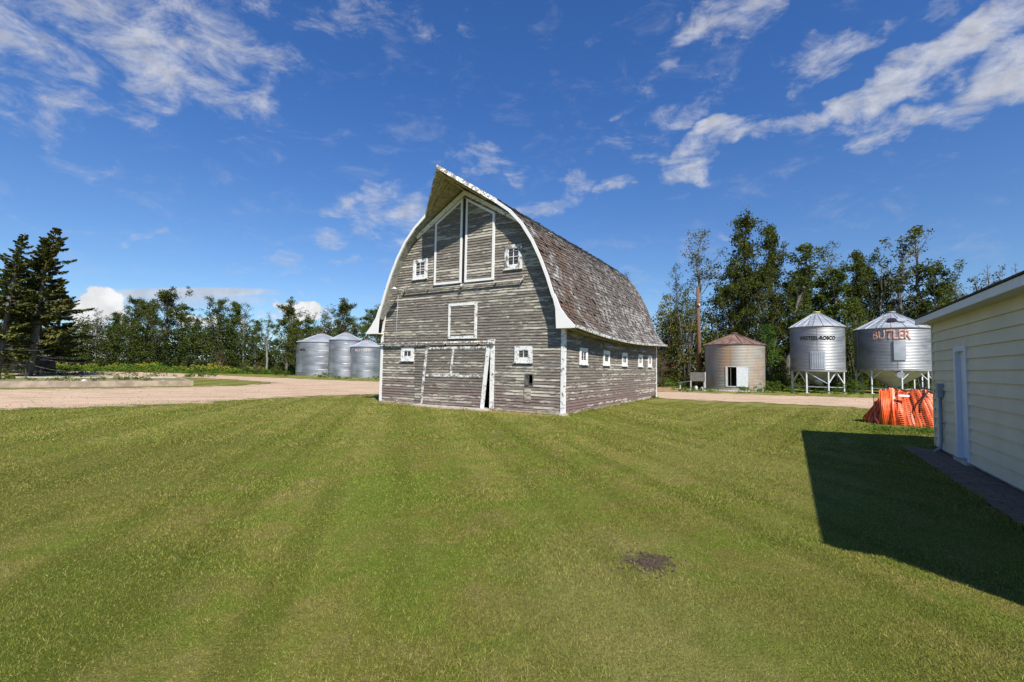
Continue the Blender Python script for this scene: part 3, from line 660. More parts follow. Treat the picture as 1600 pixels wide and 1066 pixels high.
window(FP, 1.18, 1.9, 1.80, 2.35, .15, (2, 1)); window(FP, 6.76, 7.48, 1.78, 2.36, .15, (2, 1), 'trim_worn')
for i, cx in enumerate((1.66, 4.15, 6.62, 9.25, 11.1)):
    window(SP, cx-.38, cx+.38, 1.76, 2.36, .13, (2 if i != 1 else 1, 1), 'trim')
for cx in (4.15, 9.25):
    b = MB(); b.hexa([SP(cx-.3, 2.5, .01), SP(cx+.3, 2.5, .01), SP(cx+.3, 2.5, .26), SP(cx-.3, 2.5, .26)], [SP(cx-.3, 2.72, .01), SP(cx+.3, 2.72, .01), SP(cx+.3, 2.56, .22), SP(cx-.3, 2.56, .22)]); b.build('vent_hood', M['galv_flat'], barn)
# hatch in the middle
b = MB(); boards(b, (0, 12, 2.72), lambda z: (3.78, 4.98), lambda a, z, c: FP(a, z, c+.03), dz=.107, seed=31); h_ = b.build('hatch', M['clap_front'], barn)
b = MB(); frame_rect(b, FP, 3.69, 5.06, 2.67, 4.06, .10, .0, .07); b.build('frame', M['trim_worn'], h_)
# loft doors
CX = BW/2 - .02
def top_l(a): return 7.42 + (a-2.93)*(8.27-7.42)/(CX-2.93)
def top_r(a): return 7.42 + (5.80-a)*(8.27-7.42)/(5.80-CX)
for (a0, a1, tp, sd_) in ((2.90, CX-.04, top_l, 0), (CX+.12, 5.80, top_r, 1)):
    b = MB()
    def spn(z, a0=a0, a1=a1, tp=tp, sd_=sd_):
        lo, hi_ = a0+.05, a1-.05
        if sd_ == 0 and z > tp(lo): lo = 2.93 + (z-7.42)*(CX-2.93)/(8.27-7.42)
        if sd_ == 1 and z > tp(hi_): hi_ = 5.80 - (z-7.42)*(5.80-CX)/(8.27-7.42)
        return (min(lo, hi_-.01), hi_) if sd_ == 0 else (lo, max(hi_, lo+.01))
    boards(b, (0, 30, 4.95), spn, lambda a, z, c: FP(a, z, c+.04), dz=.107, seed=40+sd_, seglen=(3, 4)); ld = b.build('loft_door', M['clap_front'], barn)
    b = MB(); w = .088
    def P(a, z, c): return FP(a, z, c)
    z0 = 4.86
    for (u0, u1) in ((a0, a0+w), (a1-w, a1)):
        b.hexa([P(u0, z0, .02), P(u1, z0, .02), P(u1, z0, .085), P(u0, z0, .085)], [P(u0, tp(u0), .02), P(u1, tp(u1), .02), P(u1, tp(u1), .085), P(u0, tp(u0), .085)])
    b.hexa([P(a0+w, z0, .02), P(a1-w, z0, .02), P(a1-w, z0, .08), P(a0+w, z0, .08)], [P(a0+w, z0+w, .02), P(a1-w, z0+w, .02), P(a1-w, z0+w, .08), P(a0+w, z0+w, .08)])
    b.hexa([P(a0+w, tp(a0+w)-.1, .02), P(a1-w, tp(a1-w)-.1, .02), P(a1-w, tp(a1-w)-.1, .082), P(a0+w, tp(a0+w)-.1, .082)], [P(a0+w, tp(a0+w), .02), P(a1-w, tp(a1-w), .02), P(a1-w, tp(a1-w), .082), P(a0+w, tp(a0+w), .082)])
    b.build('frame', M['trim'], ld)
b = MB(); b.hexa([FP(CX-.05, 4.9, .03), FP(CX+.13, 4.9, .03), FP(CX+.13, 4.9, .04), FP(CX-.05, 4.9, .04)], [FP(CX-.05, 8.2, .03), FP(CX+.13, 8.2, .03), FP(CX+.13, 8.2, .04), FP(CX-.05, 8.2, .04)]); b.build('door_gap_shade', M['rubber_and_gap_black'], barn)  # black strip paints the shade inside the open gap between the doors
b = MB()   # sloping frieze boards under the hood
for s_ in (-1, 1):
    x0 = BW/2 + s_*2.45; b.hexa([FP(BW/2, 8.48, .025), FP(x0, 6.98 if s_ < 0 else 7.0, .025), FP(x0, 7.06, .1), FP(BW/2, 8.54, .1)], [FP(BW/2, 8.36, .025), FP(x0, 6.9, .025), FP(x0, 6.98, .1), FP(BW/2, 8.42, .1)])
b.build('frieze_board', M['trim_worn'], barn)
b = MB(); b.tube([FP(1.25, 4.70, .13), FP(7.1, 4.75, .13)], .028, 8)
for a in (1.3, 2.6, 4.3, 5.9, 7.05): b.bar(FP(a, 4.70+.008*a, .02), FP(a, 4.70+.008*a, .15), .05, .05)
b.bar(FP(1.2, 4.62, .13), FP(1.36, 4.84, .13), .04); b.bar(FP(7.0, 4.66, .13), FP(7.16, 4.88, .13), .04); b.tube([FP(4.35, 4.78, .12), FP(4.35, 4.66, .16)], .05, 10)
b.build('hay_track_rail', M['grey_post'], barn)
# leaning sliding barn door
def DP(a, z, c): return FP(a - .10*(2.34-z), z + .03*(a-2.6)/3, c + .045)
b = MB(); boards(b, (0, 21, .07), lambda z: (2.68, 5.66), DP, dz=.107, seed=51, seglen=(1.3, 3)); bd = b.build('sliding_door', M['door_clap'], barn)
b = MB()
def dbar(a0, a1, z0, z1, t=.05): b.hexa([DP(a0, z0, 0), DP(a1, z0, 0), DP(a1, z0, t), DP(a0, z0, t)], [DP(a0, z1, 0), DP(a1, z1, 0), DP(a1, z1, t), DP(a0, z1, t)])
dbar(2.58, 2.68, .0, 2.34); b.build('stile', M['trim_flaky'], bd); b = MB(); dbar(5.56, 5.71, -.02, 2.36); b.build('stile', M['trim_worn'], bd)
b = MB(); dbar(2.68, 5.56, 1.17, 1.25, .045); dbar(2.68, 5.56, 2.26, 2.35, .045); dbar(3.96, 4.04, 1.26, 2.24, .046); b.build('rail', M['trim_flaky'], bd)
b = MB(); boards(b, (0, 21, .07), lambda z: (2.0 , 2.6 - .10*(2.34-z)), lambda a, z, c: FP(a, z, c+.028), dz=.107, seed=52); b.build('door_panel', M['panel_clap'], barn, 'blue grey faded board strip beside the big door')
b = MB(); b.box((5.73, -.075, .07), (5.89, -.02, 2.42)); b.build('door_jamb', M['trim_worn'], barn)
b = MB(); b.tube([FP(-.12, 2.50, .14), FP(5.85, 2.53, .14)], .035, 8); b.hexa([FP(-.1, 2.36, .02), FP(2.6, 2.40, .02), FP(2.6, 2.40, .06), FP(-.1, 2.36, .06)], [FP(-.1, 2.42, .02), FP(2.6, 2.45, .02), FP(2.6, 2.45, .06), FP(-.1, 2.42, .06)])
b.box((5.66, -.17, 2.43), (5.92, -.02, 2.62))
for a in (.2, 2.0, 3.6, 5.2): b.bar(FP(a, 2.5, .02), FP(a, 2.51, .16), .05, .09)
b.build('door_track', M['trim_flaky'], barn)
# small openings bottom right
b = MB(); frame_rect(b, FP, 7.18, 7.54, .93, 1.39, .04, .018, .03); b.hexa([FP(7.2, .96, .02), FP(7.36, .99, .03), FP(7.36, .99, .05), FP(7.2, .96, .04)], [FP(7.2, 1.34, .02), FP(7.40, 1.32, .09), FP(7.40, 1.32, .11), FP(7.2, 1.34, .04)]); b.build('chute_door', M['old_wood'], barn)
b = MB(); b.box((7.16, -.045, .38), (7.44, -.02, .88)); b.box((7.18, -.055, .44), (7.42, -.045, .5)); b.box((7.18, -.055, .74), (7.42, -.045, .8)); b.build('floor_hatch', M['clap_front'], barn)
b = MB(); b.tube([FP(.05, 2.58, .05), FP(.75, 2.58, .05), FP(.86, 2.72, .05), FP(.93, 4.62, .06)], .016, 6); b.build('conduit', M['grey_plastic'], barn)
b = MB(); b.tube([FP(.93, 4.6, .03), FP(1.0, 4.78, .2), FP(1.1, 4.82, .42)], .02, 6); la = b.build('yard_lamp_arm', M['grey_plastic'], barn)
b = MB(); b.lathe([(.0, .10), (.05, .09), (.07, .04), (.2, .0), (.19, -.015), (.0, .01)], 20); o = b.build('lamp_shade', M['white_steel'], la); o.location = FP(1.14, 4.76, .5)
b = MB()
for (a0, a1, z0) in ((BL-1.1, BL-.5, .05),): b.box((BW+.02, a0, z0), (BW+.1, a1, z0+.12))
b.build('kick_board', M['dark_wood'], barn)

# ------------------------------------------------------------------ garage
gd = ray(1234, 581); GY = atan2(gd.y, gd.x) - pi/2           # local +y runs away along the wall, +x into the building
GO = gnd(1464, 702)
gar = empty('garage', (GO.x, GO.y, 0), GY, 'cream vinyl sided garage with white door and white fascia', 'garage')
GW, GNEAR, GOV, GS = 6.6, -9.75, .29, .36
H = 2.70
b = MB()
DY0, DY1 = -2.30, -1.58
def gs(x_of, y0, y1, z0, rows, hole=None):
    for k in range(rows):
        a, bb = z0 + k*.2025, z0 + (k+1)*.2025
        segs = [(y0, y1)]
        if hole and a < hole[3] and bb > hole[2]: segs = [(y0, hole[0]), (hole[1], y1)]; (x_of(max(a, hole[3]), bb, hole[0], hole[1]) if bb > hole[3] else None)
        for (p, q) in segs: x_of(a, bb, p, q)
def lap(a, bb, p, q): b.hexa([(-.036, p, a), (.02, p, a), (.02, q, a), (-.036, q, a)], [(-.004, p, bb), (.02, p, bb), (.02, q, bb), (-.004, q, bb)])
gs(lap, GNEAR, 0, .075, 13, (DY0, DY1, .0, 2.13))
b.build('side_wall', M['siding'], gar)
for (y, s_) in ((0, 1), (GNEAR, -1)):
    b = MB()
    for k in range(24):
        a, bb = .075 + k*.2025, .075 + (k+1)*.2025; lo = max(0, (a - H)/GS)
        if lo > GW/2 - .2: break
        b.hexa([(lo+.022, y-s_*.02, a), (GW-lo, y-s_*.02, a), (GW-lo, y+s_*.028, a), (lo+.022, y+s_*.028, a)], [(lo+.022, y-s_*.02, bb), (GW-lo, y-s_*.02, bb), (GW-lo, y+s_*.004, bb), (lo+.022, y+s_*.004, bb)])
    b.build('end_wall', M['siding'], gar)
b = MB(); b.box((GW-.02, GNEAR, .05), (GW, 0, H)); b.build('side_wall', M['siding'], gar)
b = MB(); b.box((.03, GNEAR+.03, -.05), (GW-.03, -.03, .07)); b.build('foundation', M['concrete'], gar)
b = MB(); b.box((-.034, -.06, .07), (-.0, .034, H)); b.build('corner_trim', M['siding'], gar)
for s_ in (0, 1):
    X = (lambda a: a) if s_ == 0 else (lambda a: GW - a); rz = H + .16
    b = MB(); y0, y1 = GNEAR-.05, .06
    b.hexa([(X(-GOV-.02), y0, rz-GS*GOV+.07), (X(-GOV-.02), y1, rz-GS*GOV+.07), (X(GW/2), y1, rz+GS*GW/2+.06), (X(GW/2), y0, rz+GS*GW/2+.06)], [(X(-GOV-.03), y0, rz-GS*GOV+.095), (X(-GOV-.03), y1, rz-GS*GOV+.095), (X(GW/2), y1, rz+GS*GW/2+.09), (X(GW/2), y0, rz+GS*GW/2+.09)]); b.build('roof', M['asphalt_shingle'], gar)
    b = MB(); fz = H - .0; b.box((min(X(-GOV), X(-GOV+.025)), y0, fz-.005), (max(X(-GOV), X(-GOV+.025)), y1-.005, fz+.12)); b.build('fascia', M['white_vinyl'], gar)
    b = MB(); b.box((min(X(-GOV+.026), X(0)), y0+.01, fz), (max(X(-GOV+.026), X(0)), y1-.03, fz+.015)); b.build('soffit', M['soffit'], gar)
    for y in (y1-.03, y0+.005):
        b = MB(); b.hexa([(X(-GOV), y, H-.005), (X(-GOV), y+.025, H-.005), (X(GW/2), y+.025, H+GS*(GW/2+GOV)-.02), (X(GW/2), y, H+GS*(GW/2+GOV)-.02)], [(X(-GOV), y, H+.125), (X(-GOV), y+.025, H+.125), (X(GW/2), y+.025, H+GS*(GW/2+GOV)+.11), (X(GW/2), y, H+GS*(GW/2+GOV)+.11)])
        b.build('rake_board', M['white_vinyl'], gar)
# door: trim, jamb, slab
b = MB(); b.box((.035, DY0+.1, .09), (.075, DY1-.1, 2.04)); dr = b.build('door', M['white_door'], gar)
b = MB(); b.box((-.045, DY0, .08), (.07, DY0+.1, 2.13)); b.box((-.045, DY1-.1, .08), (.07, DY1, 2.13)); b.box((-.046, DY0+.1, 2.04), (.07, DY1-.1, 2.131)); b.build('frame', M['white_door'], dr)
b = MB(); b.box((.018, DY0+.22, 1.15), (.035, DY1-.22, 1.9)); b.box((.018, DY0+.22, .28), (.035, DY1-.22, .95)); b.build('panel', M['white_door'], dr)
b = MB(); b.tube([(.035, DY0+.17, 1.0), (-.02, DY0+.17, 1.0)], [.012, .028], 10); b.build('handle', M['galv_flat'], dr)
b = MB(); b.box((-.09, DY0-.02, .0), (.03, DY1+.02, .08)); b.build('threshold', M['concrete'], dr)
yb = -.72
b = MB(); b.box((-.12, yb-.07, 1.14), (-.03, yb+.07, 1.42)); b.box((-.128, yb-.075, 1.36), (-.03, yb+.075, 1.425)); bx_ = b.build('meter_box', M['grey_plastic'], gar)
b = MB(); b.tube([(-.07, yb, 1.15), (-.07, yb, .25), (-.09, yb, .12), (-.2, yb-.02, .02)], .03, 10); b.box((-.1, yb-.05, .6), (-.03, yb+.05, .63)); b.build('conduit', M['grey_plastic'], bx_)
b = MB(); b.box((-.62, GNEAR-1, 0), (-.03, -.35, .03)); o = b.build('walkway', M['paver']); o.location = (GO.x, GO.y, .0); o.rotation_euler = (0, 0, GY); tag(o, kind='structure')

# ------------------------------------------------------------------ text helper
def text_mesh(body, height, width, R, z, ang, parent, mat, name='lettering', th=.006, off=.026):
    cu = bpy.data.curves.new('text', 'FONT'); cu.body = body; cu.size = 1; cu.extrude = 0; cu.align_x = 'CENTER'; cu.offset = .035; cu.resolution_u = 3
    to = bpy.data.objects.new('text', cu); COL.objects.link(to); bpy.context.view_layer.update()
    me = bpy.data.meshes.new_from_object(to); bpy.data.objects.remove(to)
    import bmesh
    bm = bmesh.new(); bm.from_mesh(me); bmesh.ops.triangulate(bm, faces=bm.faces)
    xs = [v.co.x for v in bm.verts]; ys = [v.co.y for v in bm.verts]; sx = width/(max(xs)-min(xs)); sy = height/(max(ys)-min(ys)); cx = (max(xs)+min(xs))/2; y0 = min(ys)
    for e in range(2): bmesh.ops.subdivide_edges(bm, edges=[q for q in bm.edges if q.calc_length() > .25], cuts=1)
    r_ = bmesh.ops.extrude_face_region(bm, geom=bm.faces[:]); top = {v for v in r_['geom'] if isinstance(v, bmesh.types.BMVert)}
    for v in bm.verts:
        a = ang + (v.co.x-cx)*sx/R; rr_ = R + off + (th if v in top else 0); zz = z + (v.co.y-y0)*sy
        v.co = Vector((rr_*cos(a), rr_*sin(a), zz))
    me2 = bpy.data.meshes.new(name); bm.to_mesh(me2); bm.free(); me2.materials.append(mat)
    o = bpy.data.objects.new(name, me2); COL.objects.link(o); o.parent = parent; return o

# ------------------------------------------------------------------ grain bins
def bin_place(xl, xr, base_x, base_y):
    a1 = math.atan((xl-800)/FPX); a2 = math.atan((xr-800)/FPX); half = (a2-a1)/2; mid = (a1+a2)/2
    p = gnd(base_x, base_y); dn = sqrt(p.x**2+p.y**2); D = dn/(1-sin(half)); return Vector((D*sin(mid), D*cos(mid), 0)), D*sin(half), mid
def ztop(x, y, c, R):
    D = sqrt(c.x**2+c.y**2); k = (D-R)/D; d = ray(x, y); return CH + d.z/math.hypot(d.x, d.y)*(D-R)
def zc(x, y, c):
    d = ray(x, y); return CH + d.z/math.hypot(d.x, d.y)*math.hypot(c.x, c.y)
def cyl(R, z0, z1, n=64, pitch=.0, amp=.0):
    prof = []
    if pitch:
        k = int((z1-z0)/pitch*4)
        for i in range(k+1): z = z0+(z1-z0)*i/k; prof.append((R + amp*sin(2*pi*(z-z0)/pitch), z))
    else: prof = [(R, z0), (R, z1)]
    return prof
def bin_pt(R, a, z): return (R*cos(a), R*sin(a), z)
def curved_panel(mb, R, a0, a1, z0, z1, d0=.01, d1=.04, n=5, mi=0):
    for i in range(n):
        p, q = a0+(a1-a0)*i/n, a0+(a1-a0)*(i+1)/n
        mb.hexa([bin_pt(R+d0, p, z0), bin_pt(R+d0, q, z0), bin_pt(R+d1, q, z0), bin_pt(R+d1, p, z0)], [bin_pt(R+d0, p, z1), bin_pt(R+d0, q, z1), bin_pt(R+d1, q, z1), bin_pt(R+d1, p, z1)], mi)
def ang_of(px, c, R):    # angle on the cylinder facing pixel column px
    th = math.atan((px-800)/FPX); D = math.hypot(c.x, c.y); mid = math.atan2(c.x, c.y); d = th-mid
    s = D*sin(d)/R; s = max(-.99, min(.99, s)); return atan2(-c.y, -c.x) + (math.asin(s) - d)
def make_bin(xl, xr, bx_, by, eave, apex, label, wall_mat, roof_mat, cap_mat, z0=0.0, pitch=.12, amp=.012, ribs=16, group='steel grain bins', hole=None):
    c, R, mid = bin_place(xl, xr, bx_, by)
    ze = ztop(eave[0], eave[1], c, R); za = zc(apex[0], apex[1], c)
    t = empty('grain_bin', c, 0, label, 'grain bin', group)
    b = MB(); b.lathe(cyl(R, z0, ze, 64, pitch, amp), 144 if hole else 64)
    if hole:
        ha0, ha1 = ang_of(hole[0], c, R), ang_of(hole[1], c, R); hz0, hz1 = ztop(hole[4], hole[3], c, R), ztop(hole[4], hole[2], c, R); keep = []
        for f in b.f:
            ctr = sum((Vector(b.v[i]) for i in f), Vector())/4; aa = atan2(ctr.y, ctr.x)
            while aa < ha0 - pi: aa += 2*pi
            while aa > ha0 + pi: aa -= 2*pi
            keep.append(not (ha0 < aa < ha1 and hz0 < ctr.z < hz1))
        b.f = [f for f, k in zip(b.f, keep) if k]; b.m = [0]*len(b.f); b.smooth = [True]*len(b.f)
    z = z0 + (9.9 if (hole or pitch == .115) else .82)
    while z < ze - .2: b.lathe([(R+amp+.002, z), (R+amp+.010, z+.012), (R+amp+.010, z+.04), (R+amp+.002, z+.052)], 64); z += .82
    for k in range(5):
        a = 2*pi*(k+.3)/5; b.box((R-.01, -.012, z0+.01), (R+amp+.004, .012, ze-.01), 0, lambda x, y, z, a=a: (x*cos(a)-y*sin(a), x*sin(a)+y*cos(a), z))
    b.build('bin_wall', M[wall_mat], t)
    b = MB(); b.lathe([(R+.09, ze-.02), (R+.10, ze+.01), (.22, za-.1), (.22, za-.12), (R-.02, ze-.0)], 48, sm=False)
    for k in range(ribs):
        a = 2*pi*(k+.5)/ribs; b.bar(((R+.1)*cos(a), (R+.1)*sin(a), ze+.03), (.24*cos(a), .24*sin(a), za-.08), .035, .05)
    rf = b.build('roof', M[roof_mat], t)
    b = MB(); b.lathe([(.26, za-.14), (.26, za-.02), (.3, za-.02), (.28, za+.03), (.0, za+.07)], 20); b.build('cap', M[cap_mat], rf)
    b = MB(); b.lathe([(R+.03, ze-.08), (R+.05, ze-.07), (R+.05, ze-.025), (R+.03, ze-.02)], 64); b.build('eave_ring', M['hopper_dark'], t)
    cam_a = atan2(-c.y, -c.x)
    return t, c, R, ze, za, cam_a
# left group
t, c, R, ze, za, ca = make_bin(463.5, 541, 502, 588, (500, 534.5), (500, 520.5), 'squat silver bin at the left end of the trio beyond the road', 'galv_blue', 'galv_roof', 'rust', pitch=0, amp=.004)
b = MB(); curved_panel(b, R, ang_of(466, c, R), ang_of(473, c, R), .45, 1.5); b.build('door', M['galv_door'], t)
text_mesh('WESTEEL', .26, 1.1, R, ztop(472, 548, c, R*.75), ang_of(472.5, c, R), t, M['black_paint'])
t, c, R, ze, za, ca = make_bin(514, 566, 541, 590, (541, 531), (540, 519), 'tall silver bin in the middle of the trio beyond the road', 'galv_blue', 'galv_roof', 'rust', pitch=0, amp=.004)
b = MB(); curved_panel(b, R, ang_of(515.5, c, R), ang_of(521.5, c, R), .5, 1.75); b.build('door', M['galv_door'], t)
t, c, R, ze, za, ca = make_bin(549, 598, 573, 591, (574, 542), (573, 530), 'shortest silver bin with faded orange lettering half hidden by the barn', 'galv_blue', 'galv_roof', 'rust', pitch=0, amp=.004)
b = MB(); curved_panel(b, R, ang_of(551.5, c, R), ang_of(558.5, c, R), .4, 1.65); b.build('door', M['galv_door'], t)
text_mesh('BUTLER', .3, 2.0, R, ztop(568, 550, c, R*.95), ang_of(567, c, R), t, M['orange_faint'])
# rusty bin
t, c, R, ze, za, ca = make_bin(1102, 1196, 1150, 612, (1150, 537.5), (1152, 521), 'rust stained bin with rusty roof and open white door', 'galv_rust', 'roof_rust', 'roof_rust', pitch=.12, amp=.012, hole=(1137, 1151, 573.5, 603.5, 1144))
b = MB(); a0, a1 = ang_of(1137, c, R), ang_of(1151, c, R); zt, zb = ztop(1144, 573.5, c, R), ztop(1144, 603.5, c, R)
curved_panel(b, R, a0-.06, a0-.0, zb-.05, zt+.03, .01, .05, 1); curved_panel(b, R, a0, a1, zt, zt+.04, .01, .05, 4); curved_panel(b, R, a0, a1, zb-.05, zb, .01, .05, 4); b.build('door_frame', M['white_steel'], t)
b = MB(); q = Vector(bin_pt(R+.05, a1, 0)); dirn = Vector((-sin(a1), cos(a1), 0)); e = dirn*.82 + Vector((cos(a1), sin(a1), 0))*.02; nn = Vector((cos(a1), sin(a1), 0))*.03
b.hexa([q+Vector((0,0,zb-.02)), q+e+Vector((0,0,zb-.04)), q+e+nn+Vector((0,0,zb-.04)), q+nn+Vector((0,0,zb-.02))], [q+Vector((0,0,zt)), q+e+Vector((0,0,zt-.02)), q+e+nn+Vector((0,0,zt-.02)), q+nn+Vector((0,0,zt))]); b.build('open_door', M['white_steel'], t)
b = MB(); b.lathe([(R+.15, 0), (R+.15, .1), (R-.1, .1)], 40); b.build('base', M['concrete'], t)
# hopper bins
def hopper(xl, xr, bx_, by, eave, apex, rim_y, nlegs, label, cone_mat, leg_a0, cone_tip, kbrace):
    c, R, mid = bin_place(xl, xr, bx_, by)
    cxm = (xl+xr)/2; zr = ztop(cxm, rim_y, c, R)
    t, c, R, ze, za, ca = make_bin(xl, xr, bx_, by, eave, apex, label, 'galv', 'galv_roof', 'yellow_cap' if kbrace == False else 'galv_flat', z0=zr, pitch=.115, amp=.017, ribs=18)
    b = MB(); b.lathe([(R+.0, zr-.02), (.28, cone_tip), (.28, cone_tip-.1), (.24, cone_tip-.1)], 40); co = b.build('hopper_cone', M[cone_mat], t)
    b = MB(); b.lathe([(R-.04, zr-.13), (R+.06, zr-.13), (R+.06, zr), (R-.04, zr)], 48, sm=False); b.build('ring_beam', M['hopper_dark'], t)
    tops = []
    RL = R - .02
    for k in range(nlegs):
        a = ca + leg_a0 + 2*pi*k/nlegs; p = Vector((RL*cos(a), RL*sin(a), 0)); tops.append((a, p))
        b = MB(); b.bar(p, p+Vector((0, 0, zr-.12)), .09, .09); b.box((p.x-.12, p.y-.12, 0), (p.x+.12, p.y+.12, .03)); b.build('leg', M['white_steel'], t)
    for k in range(nlegs):
        b = MB(); p = tops[k][1]; q = tops[(k+1) % nlegs][1]
        if kbrace:
            b.bar(p+Vector((0, 0, zr*.58)), p.lerp(q, .38)+Vector((0, 0, zr-.13)), .05); b.bar(q+Vector((0, 0, zr*.58)), p.lerp(q, .62)+Vector((0, 0, zr-.13)), .05)
        elif k % 2 == 0: b.bar(p+Vector((0, 0, zr*.42)), p.lerp(q, .5)+Vector((0, 0, zr-.14)), .06); b.bar(q+Vector((0, 0, zr*.42)), p.lerp(q, .5)+Vector((0, 0, zr-.14)), .06)
        else: b.bar(p+Vector((0, 0, zr-.16)), p.lerp(q, .98)+Vector((0, 0, zr*.42)), .05)
        b.bar(p+Vector((0, 0, .42 if kbrace else .5)), q+Vector((0, 0, .42 if kbrace else .5)), .035); b.build('brace', M['white_steel'], t)
    return t, c, R, ze, za, ca, zr
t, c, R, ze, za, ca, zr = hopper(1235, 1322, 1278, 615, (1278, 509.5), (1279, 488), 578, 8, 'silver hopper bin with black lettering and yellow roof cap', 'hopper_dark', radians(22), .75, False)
text_mesh('WESTEEL-ROSCO', .31, 2.5, R, ztop(1278, 531, c, R), ang_of(1278, c, R), t, M['black_paint'])
b = MB(); curved_panel(b, R, ang_of(1267, c, R), ang_of(1289.5, c, R), ztop(1278, 577, c, R), ztop(1278, 549, c, R), .01, .05, 8)
for k in range(6):
    a = ang_of(1270+k*3.4, c, R); curved_panel(b, R, a-.012, a+.012, ztop(1278, 574, c, R), ztop(1278, 551, c, R), .05, .075, 1)
b.build('door', M['galv_flat'], t)
b = MB(); a = ang_of(1270, c, R)
RAIL = [Vector(((R*(1-f_)+.2)*cos(a), (R*(1-f_)+.2)*sin(a), ze + (za-ze)*f_ + .09)) for f_ in (.08, .82)]; TT = Vector((-sin(a), cos(a), 0))*.16
b.bar(RAIL[0]-TT, RAIL[1]-TT, .022); b.bar(RAIL[0]+TT, RAIL[1]+TT, .022)
for k in range(6):
    f_ = .12+k*.13; rr_ = R*(1-f_)+.2; z = ze + (za-ze)*f_ + .09; d = Vector((-sin(a), cos(a), 0))*.16; p = Vector((rr_*cos(a), rr_*sin(a), z)); b.bar(p-d, p+d, .03)
b.build('roof_ladder', M['grey_plastic'], t)
b = MB(); b.tube([bin_pt(.62, ca+.1, 1.0), bin_pt(.95, ca+.1, .9)], .28, 20); b.build('hopper_chute', M['galv_flat'], t)
t, c, R, ze, za, ca, zr = hopper(1336.5, 1459.5, 1399, 617, (1396, 512), (1399, 487.5), 576.5, 8, 'wide silver hopper bin with faded orange lettering partly behind the garage', 'hopper', radians(12), .55, True)
text_mesh('BUTLER', .80, 2.45, R, ztop(1392, 531, c, R)+.0, ang_of(1394, c, R), t, M['orange_paint'])
b = MB(); curved_panel(b, R, ang_of(1397, c, R), ang_of(1416, c, R), ztop(1406, 563, c, R), ztop(1406, 532.5, c, R), .01, .07, 6); curved_panel(b, R, ang_of(1396.3, c, R), ang_of(1397.4, c, R), ztop(1406, 563, c, R)-.02, ztop(1406, 532.5, c, R), .02, .09, 1, 1); b.build('door', [M['galv_flat'], M['black_paint']], t)
b = MB(); a = ang_of(1383, c, R)-.1
RAIL = [Vector(((R*(1-f_)+.2)*cos(a), (R*(1-f_)+.2)*sin(a), ze + (za-ze)*f_ + .09)) for f_ in (.06, .8)]; TT = Vector((-sin(a), cos(a), 0))*.18
b.bar(RAIL[0]-TT, RAIL[1]-TT, .022); b.bar(RAIL[0]+TT, RAIL[1]+TT, .022)
for k in range(7):
    f_ = .1+k*.11; rr_ = R*(1-f_)+.2; z = ze + (za-ze)*f_ + .09; d = Vector((-sin(a), cos(a), 0))*.18; p = Vector((rr_*cos(a), rr_*sin(a), z)); b.bar(p-d, p+d, .03)
b.build('roof_ladder', M['grey_plastic'], t)
b = MB(); a = ang_of(1395, c, R); f_ = .42; hp = Vector(((R*(1-f_)+.12)*cos(a), (R*(1-f_)+.12)*sin(a), ze+(za-ze)*f_)); rad = Vector((cos(a), sin(a), 0)); tan = Vector((-sin(a), cos(a), 0)); nr = (rad*(za-ze)+Vector((0,0,1))*R).normalized(); dn = (rad*R - Vector((0,0,1))*(za-ze)).normalized()
def disc(mb, cpos, n1, n2, nrm, r_, h, mi=0, n=18):
    vs = [cpos+n1*cos(2*pi*k/n)*r_+n2*sin(2*pi*k/n)*r_ for k in range(n)]; mb.add(vs+[v+nrm*h for v in vs], [tuple(range(n))[::-1], tuple(range(n, 2*n))]+[(k, (k+1)%n, n+(k+1)%n, n+k) for k in range(n)], mi)
disc(b, hp, tan, dn, nr, .33, .1, 1); disc(b, hp+tan*.62-nr*.0, tan, dn, nr, .3, .07, 0); b.build('roof_hatch', [M['rot_metal'], M['rubber_and_gap_black']], t)
b = MB(); pq = Vector(bin_pt(R+.02, ang_of(1407, c, R), zr-.38)); disc(b, pq-Vector((cos(ca), sin(ca), 0))*.3, Vector((-sin(ca), cos(ca), 0)), Vector((0, 0, 1)), Vector((cos(ca), sin(ca), -.25)), .24, .3); b.build('manhole', M['galv_flat'], t)
b = MB(); b.tube([Vector(bin_pt(R+.15, ang_of(1438, c, R), 0)), Vector(bin_pt(R+.15, ang_of(1438, c, R), 1.45))], .04, 8); b.build('gate_lever', M['white_steel'], t)

# ------------------------------------------------------------------ left: slab, little shed
def oriented(name, p, q):   # frame with x from p to q
    return atan2(q.y-p.y, q.x-p.x)
F0 = gnd(0, 606); F1 = gnd(302, 603); fa = oriented('', F0, F1); Lf = (F1-F0).length
sl = empty('concrete_slab', F0, fa, 'long low concrete foundation beside the gravel loop with weeds on top', 'foundation')
b = MB(); b.box((-14, 0, -.05), (Lf, .22, .34)); b.build('front_curb', M['curb'], sl)
b = MB(); b.box((-14, 8.6, -.05), (Lf-.25, 8.85, .36)); b.build('back_curb', M['stone'], sl)
b = MB(); b.box((Lf-.2, .22, -.05), (Lf, 8.6, .30)); b.build('end_curb', M['curb'], sl)
b = MB(); b.box((-14, .22, -.05), (Lf-.2, 8.6, .27)); b.build('slab_top', M['verge'], sl)
SF = Matrix.Translation(F0) @ Matrix.Rotation(fa, 4, 'Z')
rng = np.random.default_rng(4)
